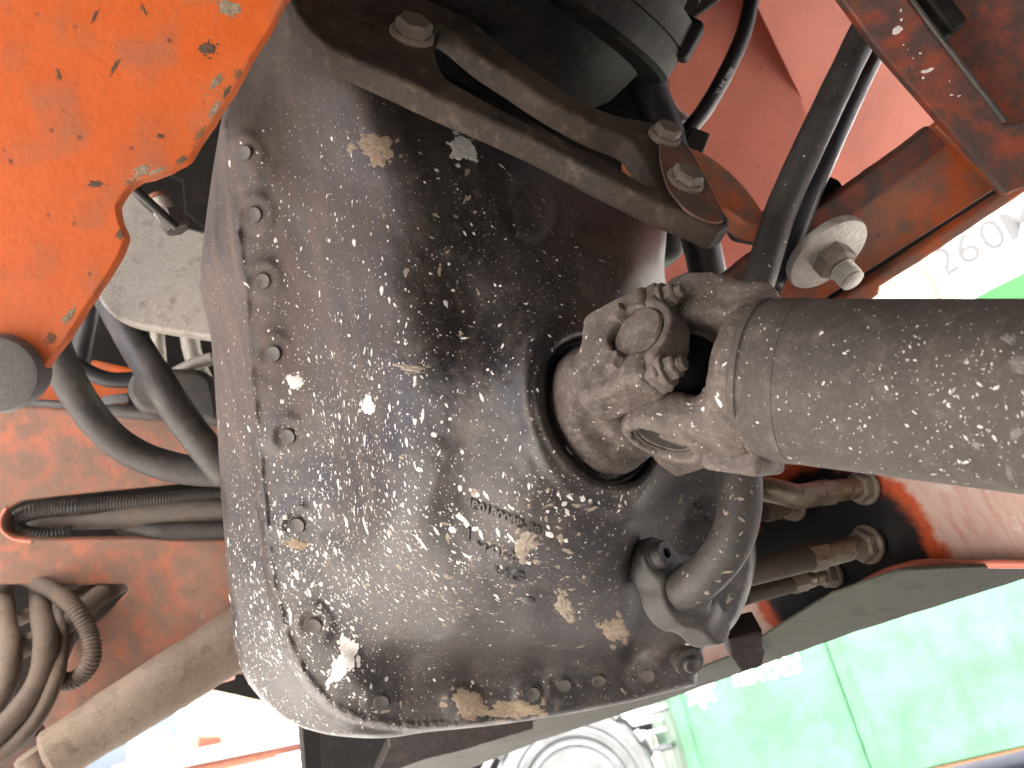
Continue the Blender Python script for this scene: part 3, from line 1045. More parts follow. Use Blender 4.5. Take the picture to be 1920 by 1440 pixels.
# bearing caps of the fork
for s in (1, -1):
    cap = mk('bearing_cap', lathe(J, T1 * s, [(0.020, 0.0143), (0.0400, 0.0143), (0.0412, 0.0132), (0.0412, 0.0112), (0.0398, 0.0108), (0.0398, 0.0001)], 40), M['yoke'], SHAFT)
    mk('snap_ring', lathe(J, T1 * s, [(0.0425, 0.0184), (0.0442, 0.0184), (0.0446, 0.0176), (0.0442, 0.0160), (0.0425, 0.0158)], 40), M['bolt_dark'], cap)
    tab = box(pj(J, f1, 0.004, s * 0.0405, 0.003), T1, nrm(DA * 0.8 + N1 * 0.6), np.cross(T1, nrm(DA * 0.8 + N1 * 0.6)), 0.0022, 0.009, 0.0042, 0.0018, 3)
    mk('cap_tab', tab, M['yoke'], cap)
# cross
def cross(P):
    d = np.linalg.norm(P - J, axis=-1) - 0.019
    for a in (T1, -T1, T2, -T2):
        d = smin(d, s_cyl(P, J, a, 0.0135, 0.0, 0.034, 0.001), 0.006)
    return d
mk('cross', nets(cross, J - 0.05, J + 0.05, 0.0015), M['black'], SHAFT, True, 50)

def yoke2(P):
    d = s_cyl(P, J, AA, 0.0425, -0.070, -0.055, 0.005)
    d = smin(d, s_cyl(P, J, AA, 0.034, -0.085, -0.036, 0.010), 0.012)
    for s in (1, -1):
        body = s_box(P, pj(J, f2, -0.018, s * 0.036, 0), f2, 0.024, 0.0140, 0.035, 0.006)
        neck = s_cap(P, pj(J, f2, -0.046, s * 0.024, 0), pj(J, f2, -0.020, s * 0.034, 0), 0.022, 0.018)
        d = smin(d, smin(body, neck, 0.008), 0.010)
    d = smax(d, -s_cap(P, J, pj(J, f2, 0.04, 0, 0), 0.0235), 0.006)
    for s in (1, -1):
        d = smax(d, -s_cyl(P, J, T2 * s, 0.0168, 0.0, 0.075, 0.001), 0.0015)
    return d + lumps(P)
FYOKE = nets(yoke2, J - 0.105, J + 0.075, 0.0014)
mk('flange_yoke', FYOKE, M['yoke'], SHAFT, True, 55)
# bearing caps clamped by straps
for s in (1, -1):
    cap = mk('bearing_cap', lathe(J, T2 * s, [(0.020, 0.0165), (0.046, 0.0165), (0.0475, 0.0152), (0.0478, 0.010), (0.0485, 0.0001)], 40), M['yoke'], SHAFT)
    def strap(P, s=s):
        c = J + T2 * s * 0.0365
        ring = np.maximum(s_cyl(P, J, T2 * s, 0.0222, 0.027, 0.046, 0.001), -s_cyl(P, J, T2 * s, 0.0168, 0.0, 0.07, 0.0005))
        a = (P - J) @ AA
        ring = np.maximum(ring, -(a + 0.002))
        for k in (1, -1):
            fl = s_box(P, pj(J, f2, 0.0075, s * 0.0365, k * 0.0265), f2, 0.0042, 0.0096, 0.0082, 0.002)
            ring = smin(ring, fl, 0.004)
        ring = smax(ring, -s_cyl(P, J, T2 * s, 0.0167, 0.0, 0.07, 0.0005), 0.001)
        return ring
    st = mk('strap', nets(strap, J + T2 * s * 0.0365 - 0.046, J + T2 * s * 0.0365 + 0.046, 0.0013), M['yoke'], SHAFT, True, 50)
    for k in (1, -1):
        q = pj(J, f2, 0.0115, s * 0.0365, k * 0.0268)
        mk('nut', join(lathe(q, AA, [(-0.002, 0.0095), (0.002, 0.0095), (0.0028, 0.0085)], 24), lathe(q, AA, [(0.0, 0.0072), (0.007, 0.0072), (0.0082, 0.006)], 6, 0.4)), M['yoke'], st)
        mk('stud', stud(pj(J, f2, 0.018, s * 0.0365, k * 0.0268), AA, 0.0044, 0.006), M['yoke'], st)
# nub on the yoke body
q = pj(J, f2, -0.012, 0.049, -0.018)
mk('lock_nub', join(lathe(q, T2, [(-0.003, 0.0068), (0.004, 0.0062), (0.0058, 0.0048)], 6)), M['yoke'], SHAFT)
q = pj(J, f2, -0.012, 0.049, 0.018)
mk('lock_nub', join(lathe(q, T2, [(-0.003, 0.0068), (0.004, 0.0062), (0.0058, 0.0048)], 6)), M['yoke'], SHAFT)

_yk = join(FORK, FYOKE)
BV_Y = BVHTree.FromPolygons([Vector(p) for p in _yk[0]], [tuple(f) for f in _yk[1]])
yb = [(1250, 780, 120, 90, .6), (1180, 640, 80, 100, .5), (1350, 600, 60, 80, .5)]
flecks('white_splatter', BV_Y, spotlist(dens(yb, 150, (1060, 490, 1440, 900), 0.3), 0.00036, 0.45, 0.0012, -1.0, 0.8), SHAFT, M['fleck'], inst=0.3)
flecks('fine_splatter', BV_Y, spotlist(dens(yb, 260, (1060, 490, 1440, 900), 0.4), 0.00017, 0.3, 0.0005, -1.0, 0.8), SHAFT, M['fleck'])
BV_T = BVHTree.FromPolygons([Vector(p) for p in TUBE[0]], [tuple(f) for f in TUBE[1][:-2]])
sb = [(1850, 850, 140, 100, 1.0), (1850, 680, 120, 90, .7), (1700, 800, 160, 120, .5), (1500, 700, 250, 150, .3)]
flecks('white_splatter', BV_T, spotlist(dens(sb, 260, (1340, 540, 1930, 950), 0.2), 0.00028, 0.5, 0.0010, -1.35, 0.5), SHAFT, M['fleck'], inst=0.3)
flecks('fine_splatter', BV_T, spotlist(dens(sb, 300, (1340, 540, 1930, 950), 0.3), 0.00018, 0.3, 0.0006, -1.35, 0.5), SHAFT, M['fleck'])
for k, (cx, cy, w_, h_) in enumerate(((1890, 635, 16, 12), (1908, 685, 16, 20), (1830, 835, 12, 7), (1905, 812, 10, 14), (1895, 890, 22, 7))):
    crust(BV_T, cx, cy, w_, h_, 0.3 * k, 'pale_crust', M['shaft_scuff'], SHAFT, 0.0004, seed=40 + 3 * k)

# ================================================================ things bolted round the gearbox
def plate_thing(name, label, cat, vf, mat, group=None, angle=35):
    return props(mk(name, vf, mat, None, True, angle), label, cat, group)

# ---- oil pipe, lower right of the housing
PIPE = thing('oil_pipe', 'dark bent oil pipe with bolted oval flange on the lower right of the housing', 'pipe', B(1280, 1120, .56))
PV = tube([B(1372, 790, .545), B(1384, 860, .535), B(1388, 940, .527), B(1370, 1015, .523), B(1325, 1075, .535), B(1272, 1112, .56)], 0.0142, 28, 60)
mk('elbow', tube([B(1372, 790, .545), B(1384, 860, .535), B(1388, 940, .527), B(1370, 1015, .523), B(1325, 1075, .535), B(1272, 1112, .56)], 0.0142, 28, 60), M['rubber'], PIPE)
BV_P = BVHTree.FromPolygons([Vector(p) for p in PV[0]], PV[1][:-2])
flecks('tan_splatter', BV_P, spotlist(dens([(1370, 1000, 60, 120, 1)], 70, (1270, 860, 1430, 1150), 0.2), 0.0006, 0.55, 0.0018, -0.8, 0.8), PIPE, M['flecktan'])
fc = B(1283, 1108, .566)
fn_ = nrm((0.55, 0.35, 0.72))
fx = nrm(np.array((0.62, -0.55, 0)) - fn_ * np.dot(fn_, (0.62, -0.55, 0)))
fr = (fx, np.cross(fn_, fx), fn_)
def pflange(P):
    d = s_cyl(P, fc, fn_, 0.026, -0.020, 0.004, 0.003)
    for s in (1, -1):
        d = smin(d, s_cyl(P, pj(fc, fr, s * 0.033, 0, 0), fn_, 0.0145, -0.020, 0.004, 0.003), 0.012)
    d = smin(d, s_cyl(P, fc, fn_, 0.0175, 0.0, 0.012, 0.003), 0.004)
    return d
mk('flange', nets(pflange, fc - 0.06, fc + 0.06, 0.0014), M['rubber'], PIPE, True, 50)
q = pj(fc, fr, -0.034, 0.0, 0.004)
mk('bolt', lathe(q, fn_, [(-0.002, 0.0112), (0.001, 0.0112), (0.002, 0.0098), (0.0075, 0.0094), (0.009, 0.008), (0.009, 0.0036), (0.004, 0.0033), (0.004, 0.0001)], 28), M['rubber'], PIPE)

# ---- mounting bracket across the top
bn = nrm((0.30, 0.62, 0.72))
BRK = thing('mounting_bracket', 'brown dusty steel mounting bracket with a long window, slanting across the top', 'bracket', B(980, 270, .56))
bp = Plane(B(760, 110, .505), bn)
outer = [(540, -30), (547, 5), (575, 48), (610, 80), (640, 98), (733, 140), (833, 187), (933, 230), (1033, 277), (1133, 330), (1230, 378), (1310, 412), (1352, 430), (1372, 418),
         (1352, 385), (1325, 330), (1300, 285), (1268, 250), (1232, 230), (1190, 222), (1133, 207), (1060, 170), (1000, 128), (930, 75), (870, 20), (830, -30)]
hole = [(812, 62), (818, 105), (836, 142), (867, 163), (967, 217), (1067, 267), (1133, 297), (1205, 342), (1222, 346), (1216, 325), (1200, 290), (1185, 266), (1160, 252), (1110, 232), (1033, 190), (967, 147), (900, 103), (845, 58), (825, 48)]
mk('plate', plate(bp, [catmull(outer + outer[:1], 110)[:-1], catmull(hole + hole[:1], 90)[:-1]], 0.018, 0.003), M['bracket'], BRK, True, 35)
mk('end_plate', plate(Plane(bp.p + bn * 0.0025, bn), [[(1236, 238), (1262, 250), (1296, 288), (1320, 332), (1346, 386), (1362, 414), (1335, 418), (1288, 396), (1252, 352), (1238, 300)]], 0.002, 0.0006, r=0.006), M['bracket_end'], BRK)
for (bx, by, r, h, ph) in ((772, 66, 0.0125, 0.011, 0.5), (1243, 262, 0.0095, 0.008, 0.2), (1281, 345, 0.0105, 0.008, 0.9)):
    p = bp.hit(bx, by) + bn * (0.0028 if bx > 1200 else 0)
    mk('bolt', hexhead(p, bn, r, h, ph, r * 1.2), M['bracket_bolt'], BRK, True, 25)

# ---- orange engine mount arm behind the bracket's right end
plate_thing('engine_support', 'short curved orange arm bolted behind the bracket end', 'mount arm',
            plate(Plane(B(1330, 330, .64), (0.15, 0.45, 0.85)), [catmull([(1180, 250), (1250, 262), (1320, 285), (1380, 330), (1425, 385), (1440, 425), (1400, 420), (1362, 395), (1320, 400), (1240, 360), (1180, 300), (1180, 250)], 60)[:-1]], 0.02, 0.003), M['beam_orange'])
plate_thing('mount_lug', 'dark hooked lug at the tip of the orange arm', 'lug',
            plate(Plane(B(1430, 410, .66), (-0.1, 0.35, 0.9)), [[(1362, 398), (1385, 408), (1420, 402), (1450, 378), (1475, 340), (1530, 322), (1575, 335), (1590, 370), (1560, 400), (1430, 440), (1375, 430)]], 0.02, 0.002, r=0.006), M['drum'])

# ---- drum-shaped dark casting at the top
DRUM = thing('pump_drum', 'dark oily drum-shaped casting with ribbed rim at the top edge', 'pump', B(1040, 0, .66))
dax = nrm((-0.477, -0.83, -0.30))
dc = B(925, -125, .68)
mk('shell', lathe(dc, dax, [(-0.25, 0.13), (-0.08, 0.150), (-0.050, 0.165), (-0.046, 0.180), (-0.030, 0.182), (-0.028, 0.172), (-0.012, 0.172), (-0.010, 0.190), (0.010, 0.191), (0.0105, 0.1895), (0.0118, 0.1895), (0.0122, 0.191), (0.032, 0.190), (0.036, 0.186), (0.040, 0.165), (0.070, 0.155), (0.10, 0.13), (0.105, 0.06), (0.105, 0.0001)], 128), M['drum'], DRUM, True, 30)
_dx, _dy, _dz = frame(dax)
def on_drum(px, py, t, r):
    best = None
    for a in np.linspace(0, 2 * np.pi, 721):
        q = dc + dax * t + r * (np.cos(a) * _dx + np.sin(a) * _dy)
        e = math.hypot(960 + q[0] / -q[2] * FOC - px, 720 - q[1] / -q[2] * FOC - py)
        if best is None or e < best[0]:
            best = (e, q, np.cos(a) * _dx + np.sin(a) * _dy)
    return best[1], best[2]
for (px, py, t, r) in ((1205, 62, -0.02, 0.176), (1128, 148, 0.040, 0.165)):
    q, nn = on_drum(px, py, t, r)
    mk('bolt', hexhead(q + dax * 0.004, dax, 0.0075, 0.020, 0.4), M['bolt'] if r > .17 else M['bolt_dark'], DRUM, True, 25)
q, nn = on_drum(1290, 70, 0.0, 0.186)
mk('rim_lug', box(q, nn, dax, np.cross(nn, dax), 0.012, 0.016, 0.016, 0.005, 3), M['drum'], DRUM)

# ---- dark engine block behind everything
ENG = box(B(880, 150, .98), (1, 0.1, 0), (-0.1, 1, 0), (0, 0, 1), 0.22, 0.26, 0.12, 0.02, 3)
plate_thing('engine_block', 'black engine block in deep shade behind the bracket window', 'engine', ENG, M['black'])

# ---- struts and hoses, upper right
plate_thing('steel_strut', 'blue-grey round strut running down behind the bracket end', 'strut',
            tube([B(1195, 120, .80), B(1252, 260, .80), B(1310, 440, .80), B(1336, 560, .80)], 0.0185, 24, 20), M['rubber_clean'])
mkh = lambda name, label, path, r, mat, seg=18, ribs=0, n=50, cat='hose', group=None: props(mk(name, tube(path, r, seg, n, ribs, 0.03 if not ribs else 0), M[mat], None, True, 180), label, cat, group)
HZ = mkh('hydraulic_hose', 'thin black printed hose hanging before the pink panel', [B(1415, -30, .86), B(1395, 60, .85), B(1362, 135, .83), B(1322, 205, .82), B(1288, 250, .82), B(1270, 300, .84)], 0.0085, 'rubber_clean')
def hose_print(s, px0, py0, px1, py1, d):
    a, b_ = B(px0, py0, d), B(px1, py1, d)
    ax = nrm(b_ - a)
    nz = nrm(np.array((0.35, -0.15, 1)) - ax * np.dot(ax, (0.35, -0.15, 1)))
    return text_mesh(s, 0.0062, 0.0003, (a + b_) / 2 + nz * 0.0004, ax, np.cross(nz, ax), nz)
mk('hose_lettering', hose_print('0901 3/4 19.0', 1398, 85, 1312, 225, .815), M['signgrey'], HZ, False)
WIDE = mkh('rubber_strap', 'wide black speckled hose slanting down to the shaft yoke', [B(1640, 20, .64), B(1608, 85, .635), B(1562, 180, .625), B(1510, 290, .61), B(1462, 400, .60), B(1425, 520, .59), B(1405, 570, .59)], 0.0118, 'rubber', 24)
mkh('rubber_strap', 'plain black hose running just behind the wide speckled one', [B(1668, 40, .68), B(1630, 110, .675), B(1580, 215, .665), B(1525, 340, .65), B(1490, 430, .65), B(1440, 540, .65)], 0.0105, 'rubber_clean', 20)
_wv = tube([B(1640, 20, .64), B(1608, 85, .635), B(1562, 180, .625), B(1510, 290, .61), B(1462, 400, .60), B(1425, 520, .59), B(1405, 570, .59)], 0.0119, 24, 50)
BV_W = BVHTree.FromPolygons([Vector(p) for p in _wv[0]], _wv[1][:-2])
flecks('white_splatter', BV_W, spotlist(dens([(1480, 380, 90, 200, 1)], 46, (1400, 80, 1640, 540), 0.4), 0.00055, 0.5, 0.0017, -0.2, 0.8), WIDE, M['fleck'])
plate_thing('hose_clamp', 'small black clamp block at the lower end of the thin printed hose', 'clamp',
            box(B(1302, 268, .80), (0.9, -0.35, 0), (0.35, 0.9, 0), (0, 0, 1), 0.0105, 0.0105, 0.012, 0.002), M['black'])
plate_thing('hose_end', 'pale blue-grey fitting beside the strut', 'fitting',
            lathe(B(1272, 225, .86), nrm((0.3, -0.6, 0.3)), [(-0.03, 0.008), (0, 0.008), (0, 0.011), (0.012, 0.011), (0.012, 0.007), (0.03, 0.007)], 18), M['zinc'])

# ---- orange sheet panels, upper right background
plate_thing('hood_panel', 'smooth orange hood panel behind the thin hose, left of the crease', 'panel',
            plate(Plane(B(1500, 180, 1.10), (0.12, -0.24, 0.96)), [[(1050, -400), (1235, -400), (1415, 0), (1500, 180), (1590, 410), (1602, 445), (1480, 525), (1330, 620), (1150, 640)]], 0.004, 0.001), M['hood_orange'])
plate_thing('hood_panel', 'smooth pink-orange hood panel right of the crease, behind the wide hose', 'panel',
            plate(Plane(B(1500, 180, 1.10), (0.22, -0.50, 0.82)), [[(1233, -400), (2200, -400), (2200, 60), (1830, 305), (1640, 425), (1600, 450), (1590, 410), (1500, 180), (1413, 0)]], 0.004, 0.001), M['hood_orange'])
plate_thing('dark_rail', 'black rail edge crossing the corner above the drum', 'rail',
            plate(Plane(B(1320, 30, .92), (0.1, -0.2, 0.95)), [[(1240, -60), (1420, -60), (1345, 5), (1290, 45), (1260, 110), (1230, 60)]], 0.03, 0.003), M['black'])

# ---- orange crossmember with washer and stud, right
CRM = thing('crossmember', 'dirty orange crossmember with large washer and stud above the drive shaft', 'beam', B(1560, 480, .66))
cn = nrm((0.05, -0.28, 0.95))
cp = Plane(B(1600, 430, .66), cn)
mk('web', plate(cp, [[(1330, 570), (1400, 505), (1765, 252), (1800, 285), (1872, 352), (1700, 462), (1560, 552), (1450, 640), (1330, 640)]], 0.012, 0.002), M['beam_orange'], CRM)
mk('groove', plate(Plane(B(1700, 470, .674), cn), [[(1420, 660), (1560, 545), (1860, 350), (1905, 350), (1700, 490), (1560, 590), (1470, 660)]], 0.006, 0.001), M['black'], CRM)
mk('top_lip', plate(Plane(B(1600, 380, .648), cn), [[(1330, 545), (1392, 494), (1470, 434), (1600, 346), (1752, 236), (1786, 262), (1640, 374), (1480, 486), (1340, 590)]], 0.016, 0.002, jit=0.0008), M['sooty_orange'], CRM)
mk('lower_flange', plate(Plane(B(1700, 480, .655), cn), [[(1470, 660), (1560, 572), (1700, 482), (1885, 362), (2400, 30), (2400, 55), (1920, 364), (1760, 470), (1652, 538), (1650, 553), (1500, 660)]], 0.014, 0.003, jit=0.0005), M['beam_orange'], CRM)
mk('end_plate', plate(Plane(B(1850, 300, .63), nrm((0.0, -0.2, 0.97))), [[(1752, 236), (1790, 205), (1860, 250), (2300, 140), (2300, 150), (1890, 366)]], 0.012, 0.002), M['beam_orange'], CRM)
wc = B(1553, 478, .625)
wn = nrm((0.38, -0.72, 0.56))
wash = mk('washer', lathe(wc, wn, [(-0.006, 0.0335), (-0.001, 0.0345), (0.001, 0.0335), (0.0018, 0.030), (0.002, 0.0001)], 56), M['zinc'], CRM)
mk('nut', hexhead(wc, wn, 0.0155, 0.016, 0.2), M['bolt'], CRM, True, 25)
mk('stud', stud(wc + wn * 0.012, wn, 0.0098, 0.020, 0.0026, 24), M['zinc'], CRM)

# ---- upper right beam
UB = thing('upper_beam', 'sooty orange beam slanting down the upper right corner', 'beam', B(1780, 200, .56))
up = Plane(B(1740, 160, .56), nrm((-0.12, -0.22, 0.95)))
mk('face', plate(up, [[(1360, -295), (1478, -295), (1700, -5), (1790, 110), (1885, 232), (2400, 140), (2400, 200), (1940, 345), (1890, 362), (1768, 232), (1640, 85)]], 0.012, 0.002), M['sooty_orange'], UB)
mk('edge_bead', tube([B(1688, -25, .555), B(1790, 106, .551), B(1884, 228, .548)], 0.0022, 10, 12), M['bolt_dark'], UB)
mk('recess_web', plate(Plane(B(1830, 120, .60), nrm((-0.25, -0.25, 0.93))), [[(1490, -300), (2400, -300), (2400, 170), (1890, 262)]], 0.012, 0.002), M['sooty_orange'], UB)
mk('stop_tab', box(B(1752, 20, .575), (0.6, -0.8, 0), (0.8, 0.6, 0), (0, 0, 1), 0.022, 0.008, 0.012, 0.004, 3), M['black'], UB)
ubv = plate(up, [[(1548, -40), (1700, -5), (1885, 232), (1890, 362), (1768, 232), (1640, 85)]], 0.012)
BV_U = BVHTree.FromPolygons([Vector(p) for p in ubv[0]], ubv[1])
flecks('white_splatter', BV_U, [(1683, 56, .0026, 1.4, 0.5), (1690, 37, .001, 1, 0), (1689, 20, .0007, 1.6, 1.4), (1735, 134, .0013, 2.4, 0.2), (1744, 130, .0009, 2.5, 0.3), (1731, 146, .001, 1, 0),
        (1694, 84, .0006, 1, 0), (1703, 93, .0004, 1, 0), (1712, 109, .0005, 1, 0), (1725, 100, .0006, 1.5, 0), (1784, 178, .0007, 2, 0), (1798, 180, .0006, 2, 0.4), (1780, 152, .0005, 1, 0)], UB, M['fleck'])

# ---- bulkhead rail, lower right, with hydraulic fittings
RAIL = thing('frame_rail', 'orange frame rail with sooty bulkhead, below the drive shaft', 'frame rail', B(1650, 1060, .70))
rn = nrm((-0.72, -0.10, 0.68))
rp = Plane(B(1650, 960, .72), rn)
def rail_mat():
    b = MB('orange_rail_sooted_round_fittings')
    n1 = b.noise(16, 6, 0.65)
    n2 = b.noise(60, 5, 0.6)
    st = b.noise(130, 6, 0.65, vec=b.map(scale=(1, 1, 0.16), rot=(0, 0.4, 0)))
    c = b.mix(b.ramp(n1, 0.35, 0.65), (0.55, 0.10, 0.025), (0.45, 0.075, 0.02))
    c = b.mix(b.mul(b.ramp(n1, 0.30, 0.5), b.ramp(st, 0.25, 0.6, 0.55, 0.95)), c, (0.62, 0.47, 0.40))  # pale pink streaks: the blown-out highlight put into the rail's colour
    c = b.mix(b.mul(b.ramp(n2, 0.6, 0.7), 0.6), c, (0.70, 0.62, 0.56))
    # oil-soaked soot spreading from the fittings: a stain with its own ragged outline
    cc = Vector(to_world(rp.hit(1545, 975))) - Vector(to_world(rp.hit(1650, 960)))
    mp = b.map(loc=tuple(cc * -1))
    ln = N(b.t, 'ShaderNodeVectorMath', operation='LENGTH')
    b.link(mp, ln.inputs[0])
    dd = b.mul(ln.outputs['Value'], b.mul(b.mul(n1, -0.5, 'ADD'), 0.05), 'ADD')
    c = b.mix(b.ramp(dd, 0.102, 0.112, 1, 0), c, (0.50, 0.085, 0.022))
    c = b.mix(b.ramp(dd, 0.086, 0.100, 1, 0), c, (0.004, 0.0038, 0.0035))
    return b.done(c, b.ramp(n2, 0.2, 0.8, 0.45, 0.7), 0, b.bump(n2, 0.25, 0.0015), 0.2)
mk('bulkhead', plate(rp, [[(1300, 800), (2500, 840), (2500, 1046), (1960, 1062), (1692, 1068), (1560, 1125), (1380, 1235), (1290, 1260)]], 0.012, 0.002), rail_mat(), RAIL)
# rail underside: the strip running from lower left to right
un = nrm((0.05, -0.80, 0.60))
upn = Plane(B(1400, 1250, .80), un)
mk('underside', plate(upn, [[(440, 1500), (800, 1402), (1000, 1352), (1180, 1308), (1372, 1232), (1560, 1115), (1692, 1070), (1960, 1058), (2500, 1040), (2500, 1046), (1960, 1075), (1900, 1092), (1600, 1186), (1250, 1312), (1010, 1390), (860, 1450), (700, 1500)]], 0.003, 0.0008, jit=0.0012), M['underrail'], RAIL)
mk('bead', tube([B(1600, 1104, .715), B(1650, 1078, .70), B(1692, 1064, .683), B(1740, 1057, .663), B(1960, 1058, .598)], 0.0036, 10, 24, wob=0.3), M['hood_orange'], RAIL)
plate_thing('cable_stop', 'dark block hanging over the rail edge above the white lettering', 'block',
            plate(Plane(B(1405, 1225, .74), nrm((0.1, -0.4, 0.9))), [[(1366, 1200), (1430, 1185), (1436, 1225), (1430, 1252), (1392, 1262), (1370, 1235)]], 0.03, 0.003, jit=0.001), M['gusset'])

def fitting(name, label, px, py, ln, r, group='hydraulic fittings on the bulkhead', elbow=False, d0=None):
    o = rp.hit(px, py)
    t = thing(name, label, 'hydraulic fitting', o, group)
    ax = nrm(rn + np.array((-0.25, 0.02 if not elbow else 0.06, -0.18)))
    mk('bulkhead_nut', join(lathe(o, ax, [(0, r * 1.55), (0.003, r * 1.55), (0.004, r * 1.45)], 28), lathe(o + ax * 0.004, ax, [(0, r * 1.35), (0.008, r * 1.35), (0.0095, r * 1.2)], 6, 0.2)), M['bolt'], t, True, 25)
    mk('body', lathe(o + ax * 0.013, ax, [(-0.003, r * 0.9), (0.012, r * 0.9), (0.0125, r * 0.78), (0.014, r * 0.78), (0.0145, r * 0.95), (ln * 0.45, r * 0.95)], 24), M['brass'], t, True, 25)
    mk('swivel_nut', hexhead(o + ax * (0.013 + ln * 0.45), ax, r * 1.12, 0.017, 0.5), M['brass'], t, True, 25)
    e = o + ax * (0.03 + ln * 0.45)
    if elbow:
        mk('elbow', tube([e - ax * 0.002, e + ax * 0.02, e + ax * 0.035 + np.array((-0.004, 0.004, -0.01)), e + ax * 0.045 + np.array((-0.016, 0.008, -0.03))], r * 1.02, 20, 20), M['brass'], t)
    else:
        mk('hose_tail', tube([e - ax * 0.002, e + ax * ln * 0.5, e + ax * ln * 0.9], r * 0.95, 20, 14), M['brownhose'], t)
fitting('hydraulic_fitting', 'uppermost brassy elbow fitting tucked under the drive shaft', 1622, 913, 0.075, 0.0105, elbow=True)
fitting('hydraulic_fitting', 'long lower brassy fitting pointing left from the sooty bulkhead', 1628, 1020, 0.11, 0.0115)
fitting('hydraulic_fitting', 'small shaded fitting stub between the two long ones', 1490, 948, 0.03, 0.0095)
fitting('hydraulic_fitting', 'dark fitting half hidden beneath the long lower one', 1560, 1075, 0.06, 0.0085)

# ---- dark box section below the housing
plate_thing('dark_box_section', 'black open box section hanging below the housing corner', 'box section',
            join(plate(Plane(B(640, 1420, .95), nrm((0.1, -0.1, 0.98))), [[(566, 1330), (730, 1330), (730, 1500), (580, 1500)]], 0.02, 0.003),
                 plate(Plane(B(600, 1400, .90), nrm((0.8, -0.1, 0.6))), [[(566, 1330), (600, 1330), (606, 1500), (578, 1500)]], 0.01, 0.002)), M['black'])
plate_thing('rail_gusset', 'sooty gusset plate under the housing with orange chips along its edge', 'gusset',
            plate(Plane(B(850, 1390, .80), nrm((0.1, -0.35, 0.93))), [[(722, 1330), (1000, 1320), (1000, 1368), (860, 1410), (800, 1425), (700, 1460), (728, 1400)]], 0.02, 0.002, jit=0.001), M['gusset'])

# ================================================================ left side
# ---- big near orange plate
OP = thing('orange_plate', 'large scuffed orange steel plate close to the viewer, upper left', 'plate', B(60, 740, .43))
opl = Plane(B(250, 200, .43), nrm((0.22, -0.10, 0.97)))
OPV = plate(opl, [[(-600, -500), (868, -500), (540, -12), (500, 58), (440, 160), (395, 232), (352, 300), (325, 318), (270, 335), (236, 352), (217, 385), (222, 415), (236, 445), (222, 478), (175, 555), (128, 628), (100, 662), (75, 705), (52, 745), (-600, 810)]],
            0.014, 0.0010, r=0.003, jit=0.0011)
mk('panel', OPV, M['plate_orange'], OP, True, 35)
mk('pivot_cap', lathe(B(-2, 700, .424), nrm((0.30, -0.12, 0.94)), [(-0.02, 0.021), (0.004, 0.021), (0.007, 0.0195), (0.008, 0.016), (0.008, 0.0001)], 48), M['disc'], OP)
BV_O = BVHTree.FromPolygons([Vector(p) for p in OPV[0]], OPV[1])
for k, (cx, cy, w_, h_, rt) in enumerate(((430, 15, 26, 16, 0.6), (405, 155, 9, 22, 0.6), (390, 90, 22, 14, 0.3), (265, 320, 22, 10, -0.5))):
    crust(BV_O, cx, cy, w_, h_, rt, 'scuff', M['mud'] if k != 2 else M['edge_grime'], OP, 0.0004, seed=60 + 3 * k)

for k, (cx, cy, w_, h_, rt) in enumerate(((447, 138, 13, 7, -1.0), (425, 172, 16, 6, -1.0), (402, 205, 22, 7, -1.0), (374, 252, 20, 6, -0.98), (340, 300, 12, 6, -0.7), (292, 322, 20, 5, -0.3), (244, 342, 10, 6, -0.5), (225, 440, 8, 12, 0.3), (130, 592, 22, 8, -0.9), (95, 635, 10, 16, 0.6),
        (178, 30, 4, 16, 0.5), (215, 125, 5, 20, 0.5), (110, 140, 5, 14, -0.2), (270, 20, 4, 14, -0.5), (180, 345, 16, 6, 0.1), (300, 255, 10, 5, 0.2))):
    crust(BV_O, cx, cy, w_, h_, rt, 'grime', M[('rust', 'edge_grime', 'mud')[k % 3]] if k < 10 else M['edge_grime'], OP, 0.0003, seed=90 + 3 * k)
# ---- grey plate behind it
GP = thing('grey_bracket_plate', 'pale grey dusty bracket plate with rounded lower corner, behind the orange plate', 'bracket', B(290, 640, .82))
gpl = Plane(B(290, 500, .82), nrm((0.05, 0.34, 0.93)))
mk('plate', plate(gpl, [catmull([(225, 330), (300, 405), (400, 440), (470, 470), (470, 640), (400, 632), (300, 617), (235, 602), (195, 575), (182, 540), (190, 480), (215, 420), (225, 330)], 90)[:-1]], 0.016, 0.003), M['greyplate'], GP)
plate_thing('cable', 'thin black cable end crossing the gap beside the orange plate', 'cable',
            tube([B(225, 330, .60), B(275, 375, .61), B(330, 425, .63)], 0.0036, 12, 16), M['rubber_clean'])
PLG = thing('sensor_plug', 'small silver and dark plug with red band above the grey plate', 'plug', B(310, 405, .68))
pa = nrm((0.35, -0.75, 0.1))
mk('barrel', lathe(B(300, 378, .68), pa, [(-0.006, 0.0065), (0.0, 0.0085), (0.012, 0.0085), (0.012, 0.007), (0.018, 0.007)], 20), M['zinc'], PLG)
mk('nut', hexhead(B(322, 405, .68), pa, 0.012, 0.014, 0.3), M['bolt_dark'], PLG, True, 25)
mk('band', lathe(B(296, 372, .68), pa, [(-0.002, 0.0088), (0.0015, 0.0088)], 20), M['rustred'], PLG)
# dark web behind, between plate and housing
plate_thing('dark_web', 'dark brown web plate in the gap between orange plate and housing', 'plate',
            plate(Plane(B(380, 280, .80), nrm((0.1, -0.1, 0.98))), [[(300, 60), (560, 40), (470, 420), (395, 440), (370, 420), (345, 400), (340, 340), (225, 300)]], 0.02, 0.003), M['drum'])

